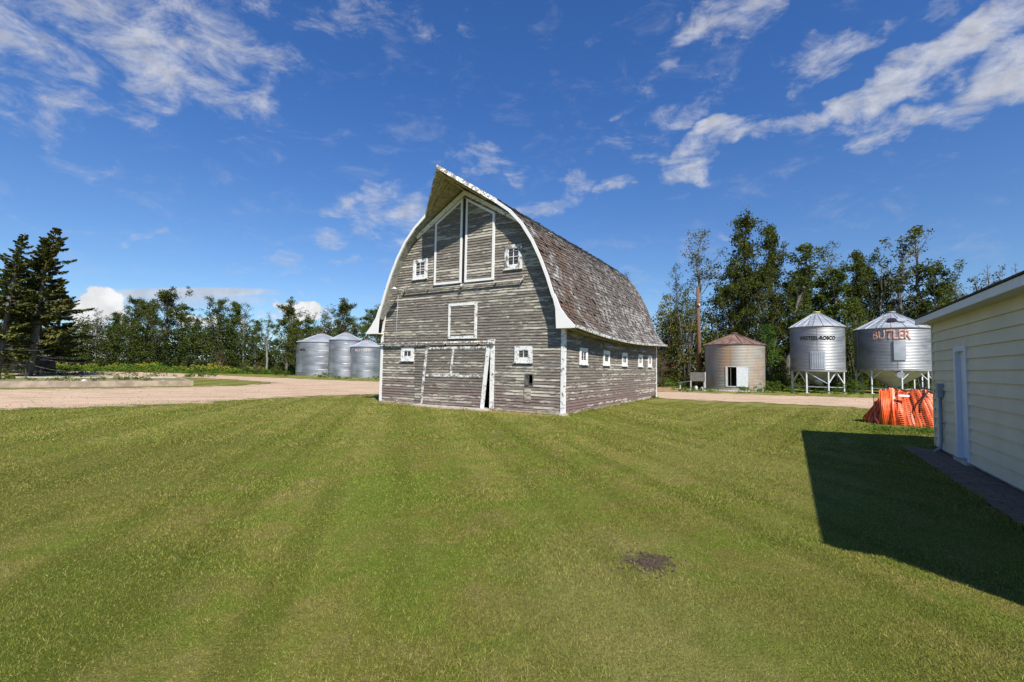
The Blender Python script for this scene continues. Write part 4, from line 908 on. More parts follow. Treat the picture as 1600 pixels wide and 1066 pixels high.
def leafcloud(centers, radii, ns, size, rng, squash=1.0):
    P = []
    for c_, r_, n_ in zip(centers, radii, ns):
        d = rng.normal(size=(n_, 3)); d /= np.linalg.norm(d, axis=1)[:, None]; d *= (rng.random((n_, 1))**.45) * r_; d[:, 2] *= squash; P.append(np.asarray(c_) + d)
    P = np.concatenate(P); n = len(P)
    a = rng.normal(size=(n, 3)); a[:, 2] *= .7; a /= np.linalg.norm(a, axis=1)[:, None]; h = rng.normal(size=(n, 3)); b_ = np.cross(a, h); b_ /= np.linalg.norm(b_, axis=1)[:, None]
    s = size * rng.uniform(.6, 1.25, (n, 1)); a *= s; b_ *= s * .62
    return np.stack([P - a*.5, P + b_*.5, P + a*.5, P - b_*.5], axis=1)
cs = []; 
for k in range(60): v_ = SF @ Vector((rng.uniform(-8, Lf-2), rng.uniform(.6, 8.3), .34)); cs.append(tuple(v_))
o = quads('weeds', leafcloud(cs, rng.uniform(.12, .34, 60), [45]*60, .10, rng, .55), M['leaf_mid']); tag(o, 'low weeds growing over the concrete foundation', 'weeds', kind='stuff')
for k, (u_, v_, s_, lab) in enumerate(((Lf-1.6, .5, .09, 'pale broken concrete chunk near the right end of the foundation'), (Lf-5.4, 2.2, .11, 'dark lumpy rubble piece lying mid slab'))):
    b = MB(); r = random.Random(k); p = SF @ Vector((u_, v_, .27))
    pts = [(p.x + s_*cos(t)*r.uniform(.7, 1.2), p.y + s_*sin(t)*r.uniform(.7, 1.2)) for t in np.linspace(0, 2*pi, 8)[:-1]]
    b.hexa([(p.x-s_, p.y-s_, .26), (p.x+s_*.9, p.y-s_*.8, .26), (p.x+s_, p.y+s_, .26), (p.x-s_*.8, p.y+s_*.9, .26)], [(p.x-s_*.5, p.y-s_*.5, .26+s_), (p.x+s_*.6, p.y-s_*.3, .26+s_*.7), (p.x+s_*.5, p.y+s_*.6, .26+s_*1.1), (p.x-s_*.4, p.y+s_*.5, .26+s_*.8)])
    tag(b.build('rubble_block', M['stone']), lab, 'rubble')
sp_ = gnd(28, 583); shd = empty('shed', (sp_.x, sp_.y, 0), radians(38), 'dark low shed with pale metal roof glimpsed under the spruces', 'shed')
b = MB(); b.box((-2.6, -1.5, 0), (2.6, 1.5, 1.5)); b.build('wall', M['dark_wood'], shd)
b = MB(); b.hexa([(-3, -1.9, 1.42), (3, -1.9, 1.42), (3, 0, 2.3), (-3, 0, 2.3)], [(-3, -1.9, 1.5), (3, -1.9, 1.5), (3, 0, 2.38), (-3, 0, 2.38)]); b.hexa([(-3, 0, 2.3), (3, 0, 2.3), (3, 1.9, 1.42), (-3, 1.9, 1.42)], [(-3, 0, 2.38), (3, 0, 2.38), (3, 1.9, 1.5), (-3, 1.9, 1.5)]); b.build('roof', M['rot_metal'], shd)
b = MB(); b.box((-.4, -1.53, .05), (.4, -1.502, 1.4)); b.build('door', M['old_wood'], shd)

# ------------------------------------------------------------------ right: pole, stand, auger
pp = gnd(1092, 607.6); top = at(1090, 448, pp.y)
b = MB(); b.tube([(pp.x+.06, pp.y, 0), (pp.x+.02, pp.y, top.z*.5), (top.x, pp.y, top.z)], [.2, .17, .12], 12); up_ = empty('utility_pole', (0, 0, 0), 0, 'tall brown wooden utility pole between the barn and the rusty bin', 'utility pole'); up_.location = (pp.x, pp.y, 0)
o = b.build('pole', M['pole_wood'], up_); o.location = (-pp.x, -pp.y, 0)
b = MB(); zz = at(1090, 477, pp.y).z; b.lathe([(.0, .12), (.07, .1), (.09, 0), (.05, -.12), (0, -.12)], 12); o = b.build('insulator', M['white_steel'], up_); o.location = (-.02, -.22, zz)
# wooden hutch on posts
q = gnd(1088, 610.5); st = empty('wooden_hutch', (q.x, q.y, 0), radians(-22), 'small grey wooden hutch on posts beside the rusty bin', 'hutch')
b = MB(); b.box((-.45, -.3, .75), (.62, .5, 1.46)); 
for k in range(7): b.box((-.44+k*.152, -.318, .76), (-.30+k*.152, -.3005, 1.45))
b.build('box', M['old_wood'], st)
for (x, y, z1, nm) in ((-.4, -.34, .8, 0), (.66, -.34, 1.5, 0), (-.4, .45, .75, 0), (.6, .45, .75, 0), (-1.2, -.2, .62, 1), (-1.2, .4, .62, 1)):
    b = MB(); b.box((x-.045, y-.035, 0), (x+.045, y+.035, z1)); b.build('leg', M['grey_post'], st)
b = MB(); b.hexa([(-1.35, -.4, .58), (-.45, -.4, .72), (-.45, .5, .72), (-1.35, .5, .58)], [(-1.35, -.4, .62), (-.45, -.4, .77), (-.45, .5, .77), (-1.35, .5, .62)]); b.build('shelf', M['old_wood'], st)
for (dx, dy, rz, h, lab, mt_) in ((-.02, .05, .3, .42, 'white plastic jug leaning under the wooden hutch', 'white_steel'), (.38, .1, -.2, .30, 'short white pail under the right side of the wooden hutch', 'white_steel')):
    w_ = Matrix.Translation(q) @ Matrix.Rotation(radians(-22), 4, 'Z') @ Vector((dx, dy, 0)); b = MB(); b.lathe([(.0, 0), (.12, .0), (.14, h*.6), (.10, h*.85), (.05, h), (0, h)], 14, c=(w_.x, w_.y)); tag(b.build('plastic_jug' if h > .4 else 'pail', M[mt_]), lab, 'container')
# rusty auger frame behind the barn corner
q = gnd(1036, 606.5); q = q*1.08; au = empty('grain_auger', (q.x, q.y, 0), radians(10), 'rusty orange auger arm propped up behind the barn corner', 'auger')
b = MB(); b.tube([(-2.2, 0, .5), (0, .0, 1.75), (1.3, .1, 2.15)], [.09, .11, .08], 10); b.build('tube', M['rust_shade'], au)
b = MB(); b.bar((-.45, 0, 0), (-.75, 0, 1.6), .09); b.bar((.1, .5, 0), (-.7, .1, 1.6), .07); b.bar((-.45, 0, .5), (.1, .5, .5), .05); b.build('support_leg', M['old_wood'], au)
b = MB(); b.bar((-1.5, .1, .95), (.2, .1, 1.6), .06); b.bar((-.6, 0, 1.5), (1.2, .1, 2.0), .05); b.build('truss', M['rust_shade'], au)

# ------------------------------------------------------------------ orange netted heap
q0 = gnd(1372, 667); q1 = gnd(1462, 674); ce = gnd(1416, 664); yaw = atan2((q1-q0).y, (q1-q0).x)
oc = Vector((ce.x+.25, ce.y, 0)) ; og = empty('netted_implement', oc, yaw, 'implement wrapped in bright orange snow fence netting on the lawn', 'wrapped implement')
def hull(u, w):   # u 0..1 around, w 0..1 height  -> local point
    a = 2*pi*u; ca_, sa_ = cos(a), sin(a); e = 2.6
    lx = 1.20 - .34*w**1.2; ly = .66 - .38*w
    rr_ = (abs(ca_)**e + abs(sa_)**e)**(-1/e)
    pl = 1 + .022*sin(a*34) + .015*sin(a*15+1)
    bulge = 1 + .10*sin(pi*min(1, w*1.15))*(.6 + .4*cos(a*3))
    x = lx*rr_*ca_*pl*bulge - .18*w + (.12 if ca_ < -.5 else 0)*w; y = ly*rr_*sa_*pl*bulge
    ht = 1.08 + .03*sin(a*5)
    ht *= 1 - .33*max(0, min(1, (x-.30)/.75)) - .40*max(0, min(1, (-x-.62)/.4)); ht += .03*sin(x*9)+.02*sin(x*23+1)
    return Vector((x, y + .03*sin(x*7+w*4), w*ht))
b = MB(); nu, nw = 44, 10
vs = [hull(i/nu, j/nw)*.93 for j in range(nw+1) for i in range(nu)]
b.add(vs, [(j*nu+i, j*nu+(i+1)%nu, (j+1)*nu+(i+1)%nu, (j+1)*nu+i) for j in range(nw) for i in range(nu)] + [tuple(nw*nu+i for i in range(nu))], 0, True); b.build('implement_body', M['orange_dark'], og)
b = MB(); NS = 120; rr = random.Random(8)
for i in range(NS):
    u0, u1 = i/NS, i/NS + .70/NS; dl = .0 if i % 9 else .04
    jit = rr.uniform(-.004, .004); ph = rr.uniform(0, 6); fr = rr.uniform(3, 9); am = rr.uniform(0, .006)
    vs = []
    for j in range(13):
        w = j/12*(1 + rr.uniform(-.01, .03)) ; w_ = w
        sh = jit + am*sin(w*fr+ph)
        p, q = hull(u0+sh, w_), hull(u1+sh, w_); s = 1.0+dl+.012*sin(i*2.1+w*6); vs += [Vector((p.x*s, p.y*s, p.z)), Vector((q.x*s*1.012, q.y*s*1.012, q.z))]
    b.add(vs, [(2*j, 2*j+1, 2*j+3, 2*j+2) for j in range(12)], 0, False)
for w0 in np.arange(.04, 1.0, .055):
    vs = []; n_ = 150
    for i in range(n_):
        p = hull(i/n_, w0)*1.004; q = hull(i/n_, w0+.018+.006*sin(i*.7))*1.004; vs += [p, q]
    b.add(vs, [(2*i, 2*((i+1)%n_), 2*((i+1)%n_)+1, 2*i+1) for i in range(n_)])
b.build('netting', M['orange'], og)
b = MB()   # crumpled roll of netting up the left front corner and loose top flaps
for k, (x0, w_) in enumerate(((-.62, .17),)):
    for i in range(9):
        a = i/9; xx = x0 - .14 + a*.34; b.tube([(xx, -.66-.06*sin(a*pi*3), .0), (xx-.03, -.60-.05*sin(a*7), .5), (xx-.06, -.42, 1.08 + .03*sin(i*2))], [.028, .024, .02], 6)
for i in range(5):
    x = -.62+i*.23+.05*sin(i*3); b.tube([(x, -.36, .96), (x+.06, -.28, 1.06+.03*sin(i*1.9)), (x+.14, .0, 1.03)], [.016, .02, .012], 6)
b.build('netting_roll', M['orange'], og)
b = MB(); b.hexa([(-.34, -.50, .90), (-.08, -.51, .90), (-.08, -.52, .90), (-.34, -.51, .90)], [(-.34, -.45, .96), (-.08, -.46, .96), (-.08, -.48, .96), (-.34, -.47, .96)]); b.build('label_patch', M['label_white'], og)
b = MB(); b.tube([(.15, -.62, .42), (.14, -.60, .62), (.22, -.52, .85), (.36, -.40, 1.1), (.33, -.3, 1.33), (.2, -.25, 1.42), (.12, -.25, 1.25), (.2, -.3, 1.0)], .022, 8); b.tube([(.36, -.40, 1.1), (.5, -.42, 1.0), (.75, -.55, .8)], .02, 8); b.tube([(.12, -.25, 1.5), (.16, -.25, 1.2), (.5, -.25, 1.12)], .025, 8); b.build('hose', M['rubber_and_gap_black'], og)
b = MB(); p = gnd(1366, 668); b.tube([(p.x, p.y, 0), (p.x+.01, p.y, .95)], .012, 6); tag(b.build('marker_stake', M['dark_wood']), 'thin dark stake standing left of the orange netting', 'stake')

# ------------------------------------------------------------------ trees (each mesh built for a 10 m tree, then placed at its own height)
def poplar(seed, H=10.0, width=1.5, start=.22, nl=46, leafn=34, leaf=.17, lean=0.0, bare=0.0, up=55, taper=.45, dead_top=False, clump=.42, multi=1, low=False):
    r = random.Random(seed); rg = np.random.default_rng(seed); T = MB(); cs, rs, ns = [], [], []
    for st_ in range(multi):
        hx = 0 if multi == 1 else (st_ - (multi-1)/2) * width * .9; Hs = H * (1 if st_ == 0 or multi == 1 else r.uniform(.78, .95))
        n = 9; pts = [Vector((hx*(i/n)**.7 + lean*H*(i/n)**1.3 + r.uniform(-.08, .08)*i/n*3, r.uniform(-.1, .1)*i/n*3, Hs*i/n)) for i in range(n+1)]
        pts[0].z = -.1; R0 = .017*Hs/ (1 if multi == 1 else 1.25); T.tube(pts, [R0*(1-i/n)**.8 + .012 for i in range(n+1)], 8)
        def tp(t):
            x = t*n; i = min(n-1, int(x)); return pts[i].lerp(pts[i+1], x-i)
        for k in range(nl):
            t = start + (1-start)*((k+r.random())/nl); p = tp(t); az = k*2.4 + r.uniform(-.5, .5)
            prof = (1 - ((t-start)/(1-start))**2.2*(1-taper*.55)) * (.55 + .45*min(1, (t-start)/.18)); prof = max(prof, .22)*(1+.35*sin(k*.55+seed*2))
            L = width*prof*r.choice([r.uniform(.3, .8), r.uniform(.7, 1.45)]); el = radians(up + r.uniform(-18, 14) - (0 if not low else 25*(1-t)))
            d = Vector((cos(az)*cos(el), sin(az)*cos(el), sin(el))); e = p + d*L; mid_ = p + d*L*.5 + Vector((0, 0, -.05*L)); e = e + Vector((0, 0, .12*L))
            T.tube([p, mid_, e], [.026*(1.15-t)+.012, .017, .006], 5, cap=False)
            dead = r.random() < bare or (dead_top and t > .72 and r.random() < .75)
            for q in range(3):
                f_ = r.uniform(.35, 1.0); s0 = p.lerp(mid_, f_*2) if f_ < .5 else mid_.lerp(e, f_*2-1)
                d2 = (d + Vector((r.uniform(-.8, .8), r.uniform(-.8, .8), r.uniform(-.1, .9)))).normalized(); e2 = s0 + d2*L*r.uniform(.25, .5)
                T.tube([s0, e2], [.010, .004], 4, cap=False)
                if dead: 
                    for _ in range(2): d3 = (d2 + Vector((r.uniform(-.8, .8), r.uniform(-.8, .8), r.uniform(0, .9)))).normalized(); T.tube([s0.lerp(e2, .6), s0.lerp(e2, .6)+d3*L*.3], [.007, .003], 4, cap=False)
                    if r.random() < .25: cs.append(e2); rs.append(clump*.6); ns.append(int(leafn*.25))
                else: cs.append(e2); rs.append(clump*r.uniform(.55, 1.25)); ns.append(int(leafn*r.uniform(.5, 1.4)))
            if not dead: cs.append(e); rs.append(clump*r.uniform(.6, 1.1)); ns.append(int(leafn*.9))
    return T, leafcloud(cs, rs, ns, leaf, rg, .85)
def bushy(seed, H=10.0, width=4.0, leafn=38, leaf=.2, n=150, clump=.62, flat=.5):
    r = random.Random(seed); rg = np.random.default_rng(seed); T = MB(); cs, rs, ns = [], [], []
    stems = 5
    for s in range(stems):
        a = 2*pi*s/stems + r.random(); e = Vector((cos(a)*width*.35, sin(a)*width*.35, H*.8)); T.tube([Vector((cos(a)*.2, sin(a)*.2, -.1)), Vector((cos(a)*width*.14, sin(a)*width*.14, H*.4)), e], [.12, .08, .02], 6)
    for k in range(n):
        a = r.uniform(0, 2*pi); z = r.random()**.85; rad = width*.5*(sin(pi*min(.97, .18+z*.8))**.55)*r.uniform(.35, 1.1)*(1+.25*sin(a*3+seed)); p = Vector((cos(a)*rad, sin(a)*rad, .25 + z*(H-.5)*(1+.08*sin(a*2+seed))))
        cs.append(p); rs.append(clump*r.uniform(.5, 1.3)); ns.append(int(leafn*r.uniform(.6, 1.4)))
        if k % 4 == 0: T.tube([Vector((p.x*.2, p.y*.2, p.z*.6)), p], [.03, .01], 4, cap=False)
    return T, leafcloud(cs, rs, ns, leaf, rg, .8)
def spruce(seed, H=10.0, width=2.6, start=.12, lean=.0, gaps=.12, bend=0.0, dead_low=.3, side=None):
    r = random.Random(seed); rg = np.random.default_rng(seed); T = MB(); Q = []
    n = 10; pts = [Vector((lean*H*i/n + bend*H*(i/n)**2, .1*sin(i*.8), H*i/n)) for i in range(n+1)]; pts[0].z = -.1
    T.tube(pts, [.21*(1-i/n)**.85+.012 for i in range(n+1)], 10)
    def tp(t): x = t*n; i = min(n-1, int(x)); return pts[i].lerp(pts[i+1], x-i)
    nw = 42
    for k in range(nw):
        t = start*.5 + (1-start*.5)*(k/nw)**.95; p = tp(t)
        for q in range(6):
            az = q*2*pi/6 + k*1.1 + r.uniform(-.3, .3)
            if r.random() < gaps: continue
            L = (width*(1-t)**.85*.95 + .09)*r.choice([r.uniform(.35, .8), r.uniform(.7, 1.3)])
            if side and cos(az-side[0]) < side[1] and t < .7: L *= .35
            dr = -.28 + .55*t**2 + r.uniform(-.1, .1); d = Vector((cos(az), sin(az), dr))
            seg = 5; bp = [p + Vector((d.x, d.y, 0))*L*(i/seg) + Vector((0, 0, dr*L*(i/seg) + .22*L*(i/seg)**2.4)) for i in range(seg+1)]
            T.tube(bp, [.028*(1.1-t), .02, .016, .012, .008, .004], 4, cap=False)
            if t < start + .06 or (t < .45 and r.random() < dead_low*.6): continue
            m_ = int(20 + 40*L); tt = np.sqrt(rg.uniform(.06, 1, m_)); ii = np.minimum((tt*seg).astype(int), seg-1); B = np.array([tuple(v) for v in bp]); base = B[ii] + (B[ii+1]-B[ii])*((tt*seg)-ii)[:, None]
            hd = np.array([cos(az), sin(az), 0]); sdv = np.array([-sin(az), cos(az), 0]); sg = rg.choice([-1, 1], m_)
            tw = (.20 + .20*L)*(1.08-tt)*rg.uniform(.5, 1.1, m_) + .10
            dirv = hd[None, :]*rg.uniform(.5, 1.0, (m_, 1)) + sdv[None, :]*(sg*rg.uniform(.35, 1.1, m_))[:, None]; dirv[:, 2] += rg.uniform(-.95, .2, m_); dirv /= np.linalg.norm(dirv, axis=1)[:, None]
            wd = np.cross(dirv, np.array([0, 0, 1.0])); wd /= np.linalg.norm(wd, axis=1)[:, None]; wd += rg.normal(size=(m_, 3))*.35; wv = rg.uniform(.045, .085, (m_, 1))
            e_ = base + dirv*tw[:, None]; q_ = np.stack([base - wd*wv*.6, base + dirv*tw[:, None]*.5 + wd*wv, e_, base + dirv*tw[:, None]*.5 - wd*wv], axis=1); Q.append(q_)
            hang = base + np.array([0, 0, -1.0])*rg.uniform(.08, .24, (m_, 1)); Q.append(np.stack([base + hd*.04, base*.5+hang*.5+sdv*.03, hang, base*.5+hang*.5-sdv*.03], axis=1))
    for k in range(14):
        c_ = tp(.97) + Vector((0, 0, .25)); 
    return T, np.concatenate(Q)
PROTO = {}
def proto(key, fn, bark, leaf):
    T, Lf_ = fn(); a = T.build('trunk', M[bark]); ta = a.data; bpy.data.objects.remove(a)
    b_ = quads('crown', Lf_, M[leaf], link=False); la_ = b_.data; bpy.data.objects.remove(b_); PROTO[key] = (ta, la_)
proto('pd1', lambda: poplar(1, clump=.5, width=2.1, nl=60, leafn=38, start=.08, up=52), 'bark', 'leaf_dark')
proto('pd2', lambda: poplar(2, clump=.5, width=1.75, nl=52, leafn=50, start=.1, lean=.03, up=54), 'bark', 'leaf_dark')
proto('pd3', lambda: poplar(3, clump=.5, width=2.7, nl=64, leafn=50, start=.1, up=48, multi=1), 'bark', 'leaf_dark')
proto('pd4', lambda: poplar(9, width=1.25, nl=34, leafn=30, start=.22, lean=.14, up=60), 'bark', 'leaf_dark')
proto('pm1', lambda: poplar(4, width=2.2, nl=54, leafn=46, start=.12, up=45), 'bark_pale', 'leaf_mid')
proto('pm2', lambda: poplar(5, width=1.8, nl=48, leafn=40, start=.2, up=50, clump=.38), 'bark_pale', 'leaf_mid')
proto('ps1', lambda: poplar(6, width=1.35, nl=40, leafn=15, start=.3, up=58, leaf=.12, clump=.4), 'bark_pale', 'leaf_grey')
proto('ps2', lambda: poplar(7, width=1.0, nl=34, leafn=12, start=.4, up=60, leaf=.12, bare=.25, clump=.36), 'bark_pale', 'leaf_grey')
proto('pb1', lambda: poplar(8, width=2.0, nl=38, leafn=26, start=.15, up=52, dead_top=True, bare=.08), 'bark', 'leaf_mid')
proto('pb2', lambda: poplar(11, width=1.4, nl=30, leafn=16, start=.3, up=55, bare=.45, clump=.35), 'bark', 'leaf_grey')
proto('dead', lambda: poplar(12, width=1.5, nl=20, leafn=6, start=.35, up=50, bare=.96), 'bark', 'leaf_grey')
proto('bu1', lambda: bushy(21), 'bark', 'leaf_yellow')
proto('bu2', lambda: bushy(22, width=5.0, n=170), 'bark', 'leaf_dark')
proto('bu3', lambda: bushy(23, width=4.4, n=150, leaf=.2), 'bark', 'leaf_bright')
proto('bu4', lambda: bushy(24, width=6.5, n=160, clump=.9, leaf=.26), 'bark', 'leaf_mid')
proto('bu5', lambda: bushy(25, width=6.5, n=120, clump=.9, leaf=.24), 'bark', 'red_leaf')
proto('sp1', lambda: spruce(31, lean=.10, gaps=.42, width=2.8, start=.2, dead_low=.5), 'bark', 'needle')
proto('sp2', lambda: spruce(32, lean=.06, gaps=.36, width=3.6, start=.1, bend=.04), 'bark', 'needle')
proto('sp3', lambda: spruce(33, lean=.0, gaps=.14, width=2.7, start=.08), 'bark', 'needle')
def tree(key, px, top, Y, label, name='poplar_tree', cat='tree', group='trees of the belt', rz=None, wx=1.0, base=0.0, seed=0):
    p = at(px, 570, Y); x = p.x; h = at(px, top, Y).z; s = h/(10.0 if name == 'spruce_tree' else 10.55)
    t = empty(name, (x, Y, base), (seed*1.7 + px*.37) if rz is None else rz, label, cat, group); t.scale = (s*wx, s*wx, s)
    for nm, me in zip(('trunk', 'crown'), PROTO[key]):
        o = bpy.data.objects.new(nm, me); COL.objects.link(o); o.parent = t
    return t
LB = 'trees in the far belt on the left'; RB = 'trees in the belt behind the right bins'; SG = 'spruces at the left edge'
tree('sp1', -6, 361, 40, 'leaning spruce with bare broken top at the left edge of the photo', 'spruce_tree', group=SG, rz=.15)
tree('sp2', 45, 352, 42, 'tallest leaning spruce with exposed grey trunk above the concrete foundation', 'spruce_tree', group=SG, rz=.1)
tree('sp3', 57, 368, 47, 'narrow spruce top showing between the two leaning spruces', 'spruce_tree', group=SG, rz=1.0, wx=.9)
tree('sp2', 84, 436, 48, 'lower bushy spruce at the right end of the spruce clump', 'spruce_tree', group=SG, rz=2.2, wx=1.1)
tree('sp3', 14, 402, 50, 'dense spruce behind the dark shed', 'spruce_tree', group=SG, rz=4.0, wx=1.2)
LT = [('ps1', 147, 484, 72, 'thin grey green poplar just right of the spruces'), ('pm2', 128, 505, 78, 'low poplar tucked behind the bushy spruce'), ('pd2', 176, 488, 76, 'small dark poplar left of the widest far tree group'),
 ('pd1', 206, 466, 74, 'tall poplar with feathery top left of the highest far tree'), ('pd3', 228, 474, 77, 'broad leafy poplar joined to the left side of the highest far tree'), ('pd3', 257, 456, 72, 'highest dark broad tree of the far left belt'),
 ('pm1', 281, 475, 76, 'poplar with stepped crown right of the highest far tree'), ('pm2', 303, 496, 72, 'short green poplar in the dip of the far treeline'), ('ps1', 322, 500, 75, 'slim grey poplar with pale trunk before the twin tops'),
 ('pd1', 337, 467, 73, 'dark rounded poplar, left of the twin tops in the far belt'), ('pd2', 361, 471, 74, 'dark poplar with clumpy crown, right of the twin tops'), ('ps1', 380, 476, 72, 'pale grey half bare poplar right of the twin tops'),
 ('pm2', 398, 499, 71, 'small poplar with white stem near the leafless poplar'), ('ps2', 417, 488, 68, 'nearly leafless pale poplar with bright white trunk'), ('pd3', 448, 477, 64, 'tall dark tree directly left of the silver bin trio'),
 ('pm1', 464, 500, 62, 'bushy green tree touching the left silver bin'), ('pm1', 480, 497, 66, 'green tree peeking above the left silver bin roof'), ('ps2', 489, 488, 68, 'bare grey treetop sticking up above the left silver bin'),
 ('bu1', 508, 492, 68, 'olive rounded tree above the gap between left and middle silver bins'), ('pd3', 535, 474, 65, 'pointed full tree rising above the middle silver bin'), ('ps1', 553, 499, 67, 'greyish thin tree right of the pointed tree above the bins'),
 ('pd3', 586, 484, 60, 'dark tree beside the barn eave on the left'), ('pm1', 572, 492, 64, 'medium green tree above the shortest silver bin'), ('pd1', 612, 480, 66, 'dark tree mostly hidden behind the left barn wall')]
for i, (k, x, y, Y, lab) in enumerate(LT): tree(k, x, y, Y, lab, group=LB, seed=i, wx=1.15, name='broadleaf_tree' if k[0] == 'b' else 'poplar_tree')
RT = [('pm1', 1143, 418, 45, 'full green tree between the utility pole and the tallest poplar', 1.0), ('pd3', 1240, 440, 47, 'rounded tree filling the gap left of the yellow cap bin', 1.0), ('pm1', 1288, 432, 48, 'medium green tree directly above the yellow cap', 1.0), ('pd3', 1388, 436, 48, 'rounded dark tree just above the orange lettered roof', .9), ('bu1', 1042, 458, 47, 'yellowing bushy tree right beside the far barn corner', 1.0), ('bu1', 1072, 452, 45, 'yellow green rounded tree behind the utility pole', .95), ('ps1', 1057, 418, 50, 'small sparse grey tree left of the tall thin poplar', .8), ('ps1', 1092, 364, 48, 'tall thin airy poplar rising above the utility pole', 1.25),
 ('bu2', 1128, 445, 46, 'dark dense tree mass left of the rusty bin roof', 1.0), ('pd1', 1166, 338, 46, 'tallest dark poplar on the right, above the rusty bin', .85), ('pd2', 1208, 352, 47, 'second tallest dark poplar with narrow crown', .66), ('pd3', 1188, 420, 44, 'broad dark tree under the two tallest poplars', 1.0), ('bu2', 1168, 428, 48, 'dark leafy mass between the tallest poplars', 1.0),
 ('bu3', 1200, 500, 43, 'bright green shrub tree right behind the rusty bin', .8), ('pd4', 1228, 372, 45, 'dark poplar leaning right over the black lettered bin', 1.25), ('pd2', 1262, 420, 48, 'short dark poplar left of the yellow cap bin', 1.1), ('ps1', 1300, 386, 50, 'sparse grey poplar above the black lettered bin', 1.1), ('pm2', 1308, 418, 46, 'leafy poplar between the two raised hopper bins', 1.2),
 ('pd2', 1342, 392, 46, 'forked dark poplar above the gap of the hopper bins', .75), ('pd3', 1360, 414, 48, 'full dark poplar left of the orange lettered bin roof', .8), ('bu4', 1335, 470, 45, 'mid green bush mass between the hopper bins', .9), ('dead', 1377, 405, 46, 'slender dead snag above the orange lettered bin', .7),
 ('pb2', 1412, 357, 45, 'tall ragged poplar with thin top above the orange lettered bin', 1.0), ('pb1', 1442, 350, 45, 'large tree with dead twiggy crown above the orange lettered bin', 1.1), ('pm1', 1466, 412, 44, 'leafy side tree touching the garage roof line', .9), ('bu2', 1425, 465, 46, 'dark bush mass behind the orange lettered bin', 1.0),
 ('ps2', 1500, 420, 45, 'small thin tree above the garage fascia', 1.3), ('pb2', 1522, 424, 46, 'leafy low tree above the middle of the garage fascia', 1.1), ('dead', 1553, 400, 46, 'dead forked snag above the garage roof', .8), ('ps2', 1570, 415, 48, 'wispy treetop right of the forked snag', 1.1), ('dead', 1592, 398, 46, 'dead branch at the right edge above the garage roof', .8), ('pm2', 1480, 440, 48, 'mid green treetop behind the garage roof corner', 1.1), ('bu4', 1245, 500, 46, 'low green bush behind the legs of the black lettered bin', .7)]
for i, (k, x, y, Y, lab, w) in enumerate(RT): tree(k, x, y, Y, lab, group=RB, seed=i+3, wx=w, rz=(.0 if k == 'pd4' else None), name='dead_tree' if k == 'dead' else ('broadleaf_tree' if k[0] == 'b' else 'poplar_tree'))
tree('ps2', 978, 425, 40, 'grey twigs of a tree poking over the barn roof', group=RB, wx=.9)
# shrubs in front of the belts
for i, (k, x, y, Y, lab) in enumerate([('bu4', 385, 562, 66, 'grey green shrub at the edge of the gravel loop'), ('bu5', 402, 565, 64, 'reddish brown shrub near the gravel loop bend'), ('bu4', 432, 568, 60, 'green shrub left of the silver bins'), ('bu5', 344, 548, 70, 'rust brown sapling below the twin tops'), ('bu4', 447, 576, 56, 'dark small weed clump left of the silver bins'), ('bu3', 288, 550, 72, 'bright green shrub under the highest far trees'),
    ('bu5', 1030, 545, 44, 'brownish shrub beside the barn corner'), ('bu3', 1212, 585, 40, 'bright weed bush between rusty bin and hopper bin'), ('bu3', 1330, 583, 39, 'bright weed bush left of the orange lettered bin legs'), ('bu4', 1222, 560, 42, 'taller green shrub left of the hopper bin legs'), ('bu3', 1168, 596, 36.6, 'low weeds at the foot of the rusty bin')]):
    tree(k, x, y, Y, lab, name='shrub', cat='shrub', group='shrubs in front of the tree belts', seed=i, wx=(.85 if k == 'bu3' else 1.0))
# understory: reads as one dark mass
def belt(name, P0, P1, depth, h, n, leaf, mat, lab, seed, clump=.8, cat='undergrowth'):
    rg = np.random.default_rng(seed); t = rg.random(n); a = np.array(P0)[None, :]*(1-t[:, None]) + np.array(P1)[None, :]*t[:, None]
    d = np.array([-(P1[1]-P0[1]), P1[0]-P0[0]]); d = d/np.linalg.norm(d); a = a + d[None, :]*rg.uniform(0, depth, (n, 1))
    hh = h*(.75+.35*np.sin(t*37+seed)*np.sin(t*13)); z = rg.random(n)**1.1*hh
    o = quads(name, leafcloud(np.column_stack([a, z]), rg.uniform(.5, 1.2, n)*clump, [26]*n, leaf, rg, .8), M[mat]); tag(o, lab, cat, kind='stuff')
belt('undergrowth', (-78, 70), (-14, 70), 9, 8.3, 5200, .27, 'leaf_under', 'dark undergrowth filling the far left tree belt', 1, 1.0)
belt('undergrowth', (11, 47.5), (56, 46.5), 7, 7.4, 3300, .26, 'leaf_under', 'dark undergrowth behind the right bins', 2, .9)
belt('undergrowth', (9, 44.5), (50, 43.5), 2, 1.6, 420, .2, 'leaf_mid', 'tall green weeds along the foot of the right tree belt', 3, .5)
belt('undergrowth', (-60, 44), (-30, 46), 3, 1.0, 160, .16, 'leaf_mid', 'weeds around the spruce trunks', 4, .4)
g1, g2 = gnd(85, 577), gnd(300, 580)
belt('tall_grass', (g1.x-25, 57), (-17, 66), 5, 0.9, 1500, .22, 'leaf_bright', 'strip of tall green grass before the far left trees', 5, .35, 'grass')
belt('goldenrod', (-70, 60.5), (-36, 66), 4, 1.35, 620, .15, 'golden', 'strip of yellow goldenrod flowers before the far left trees', 6, .28, 'flowers')
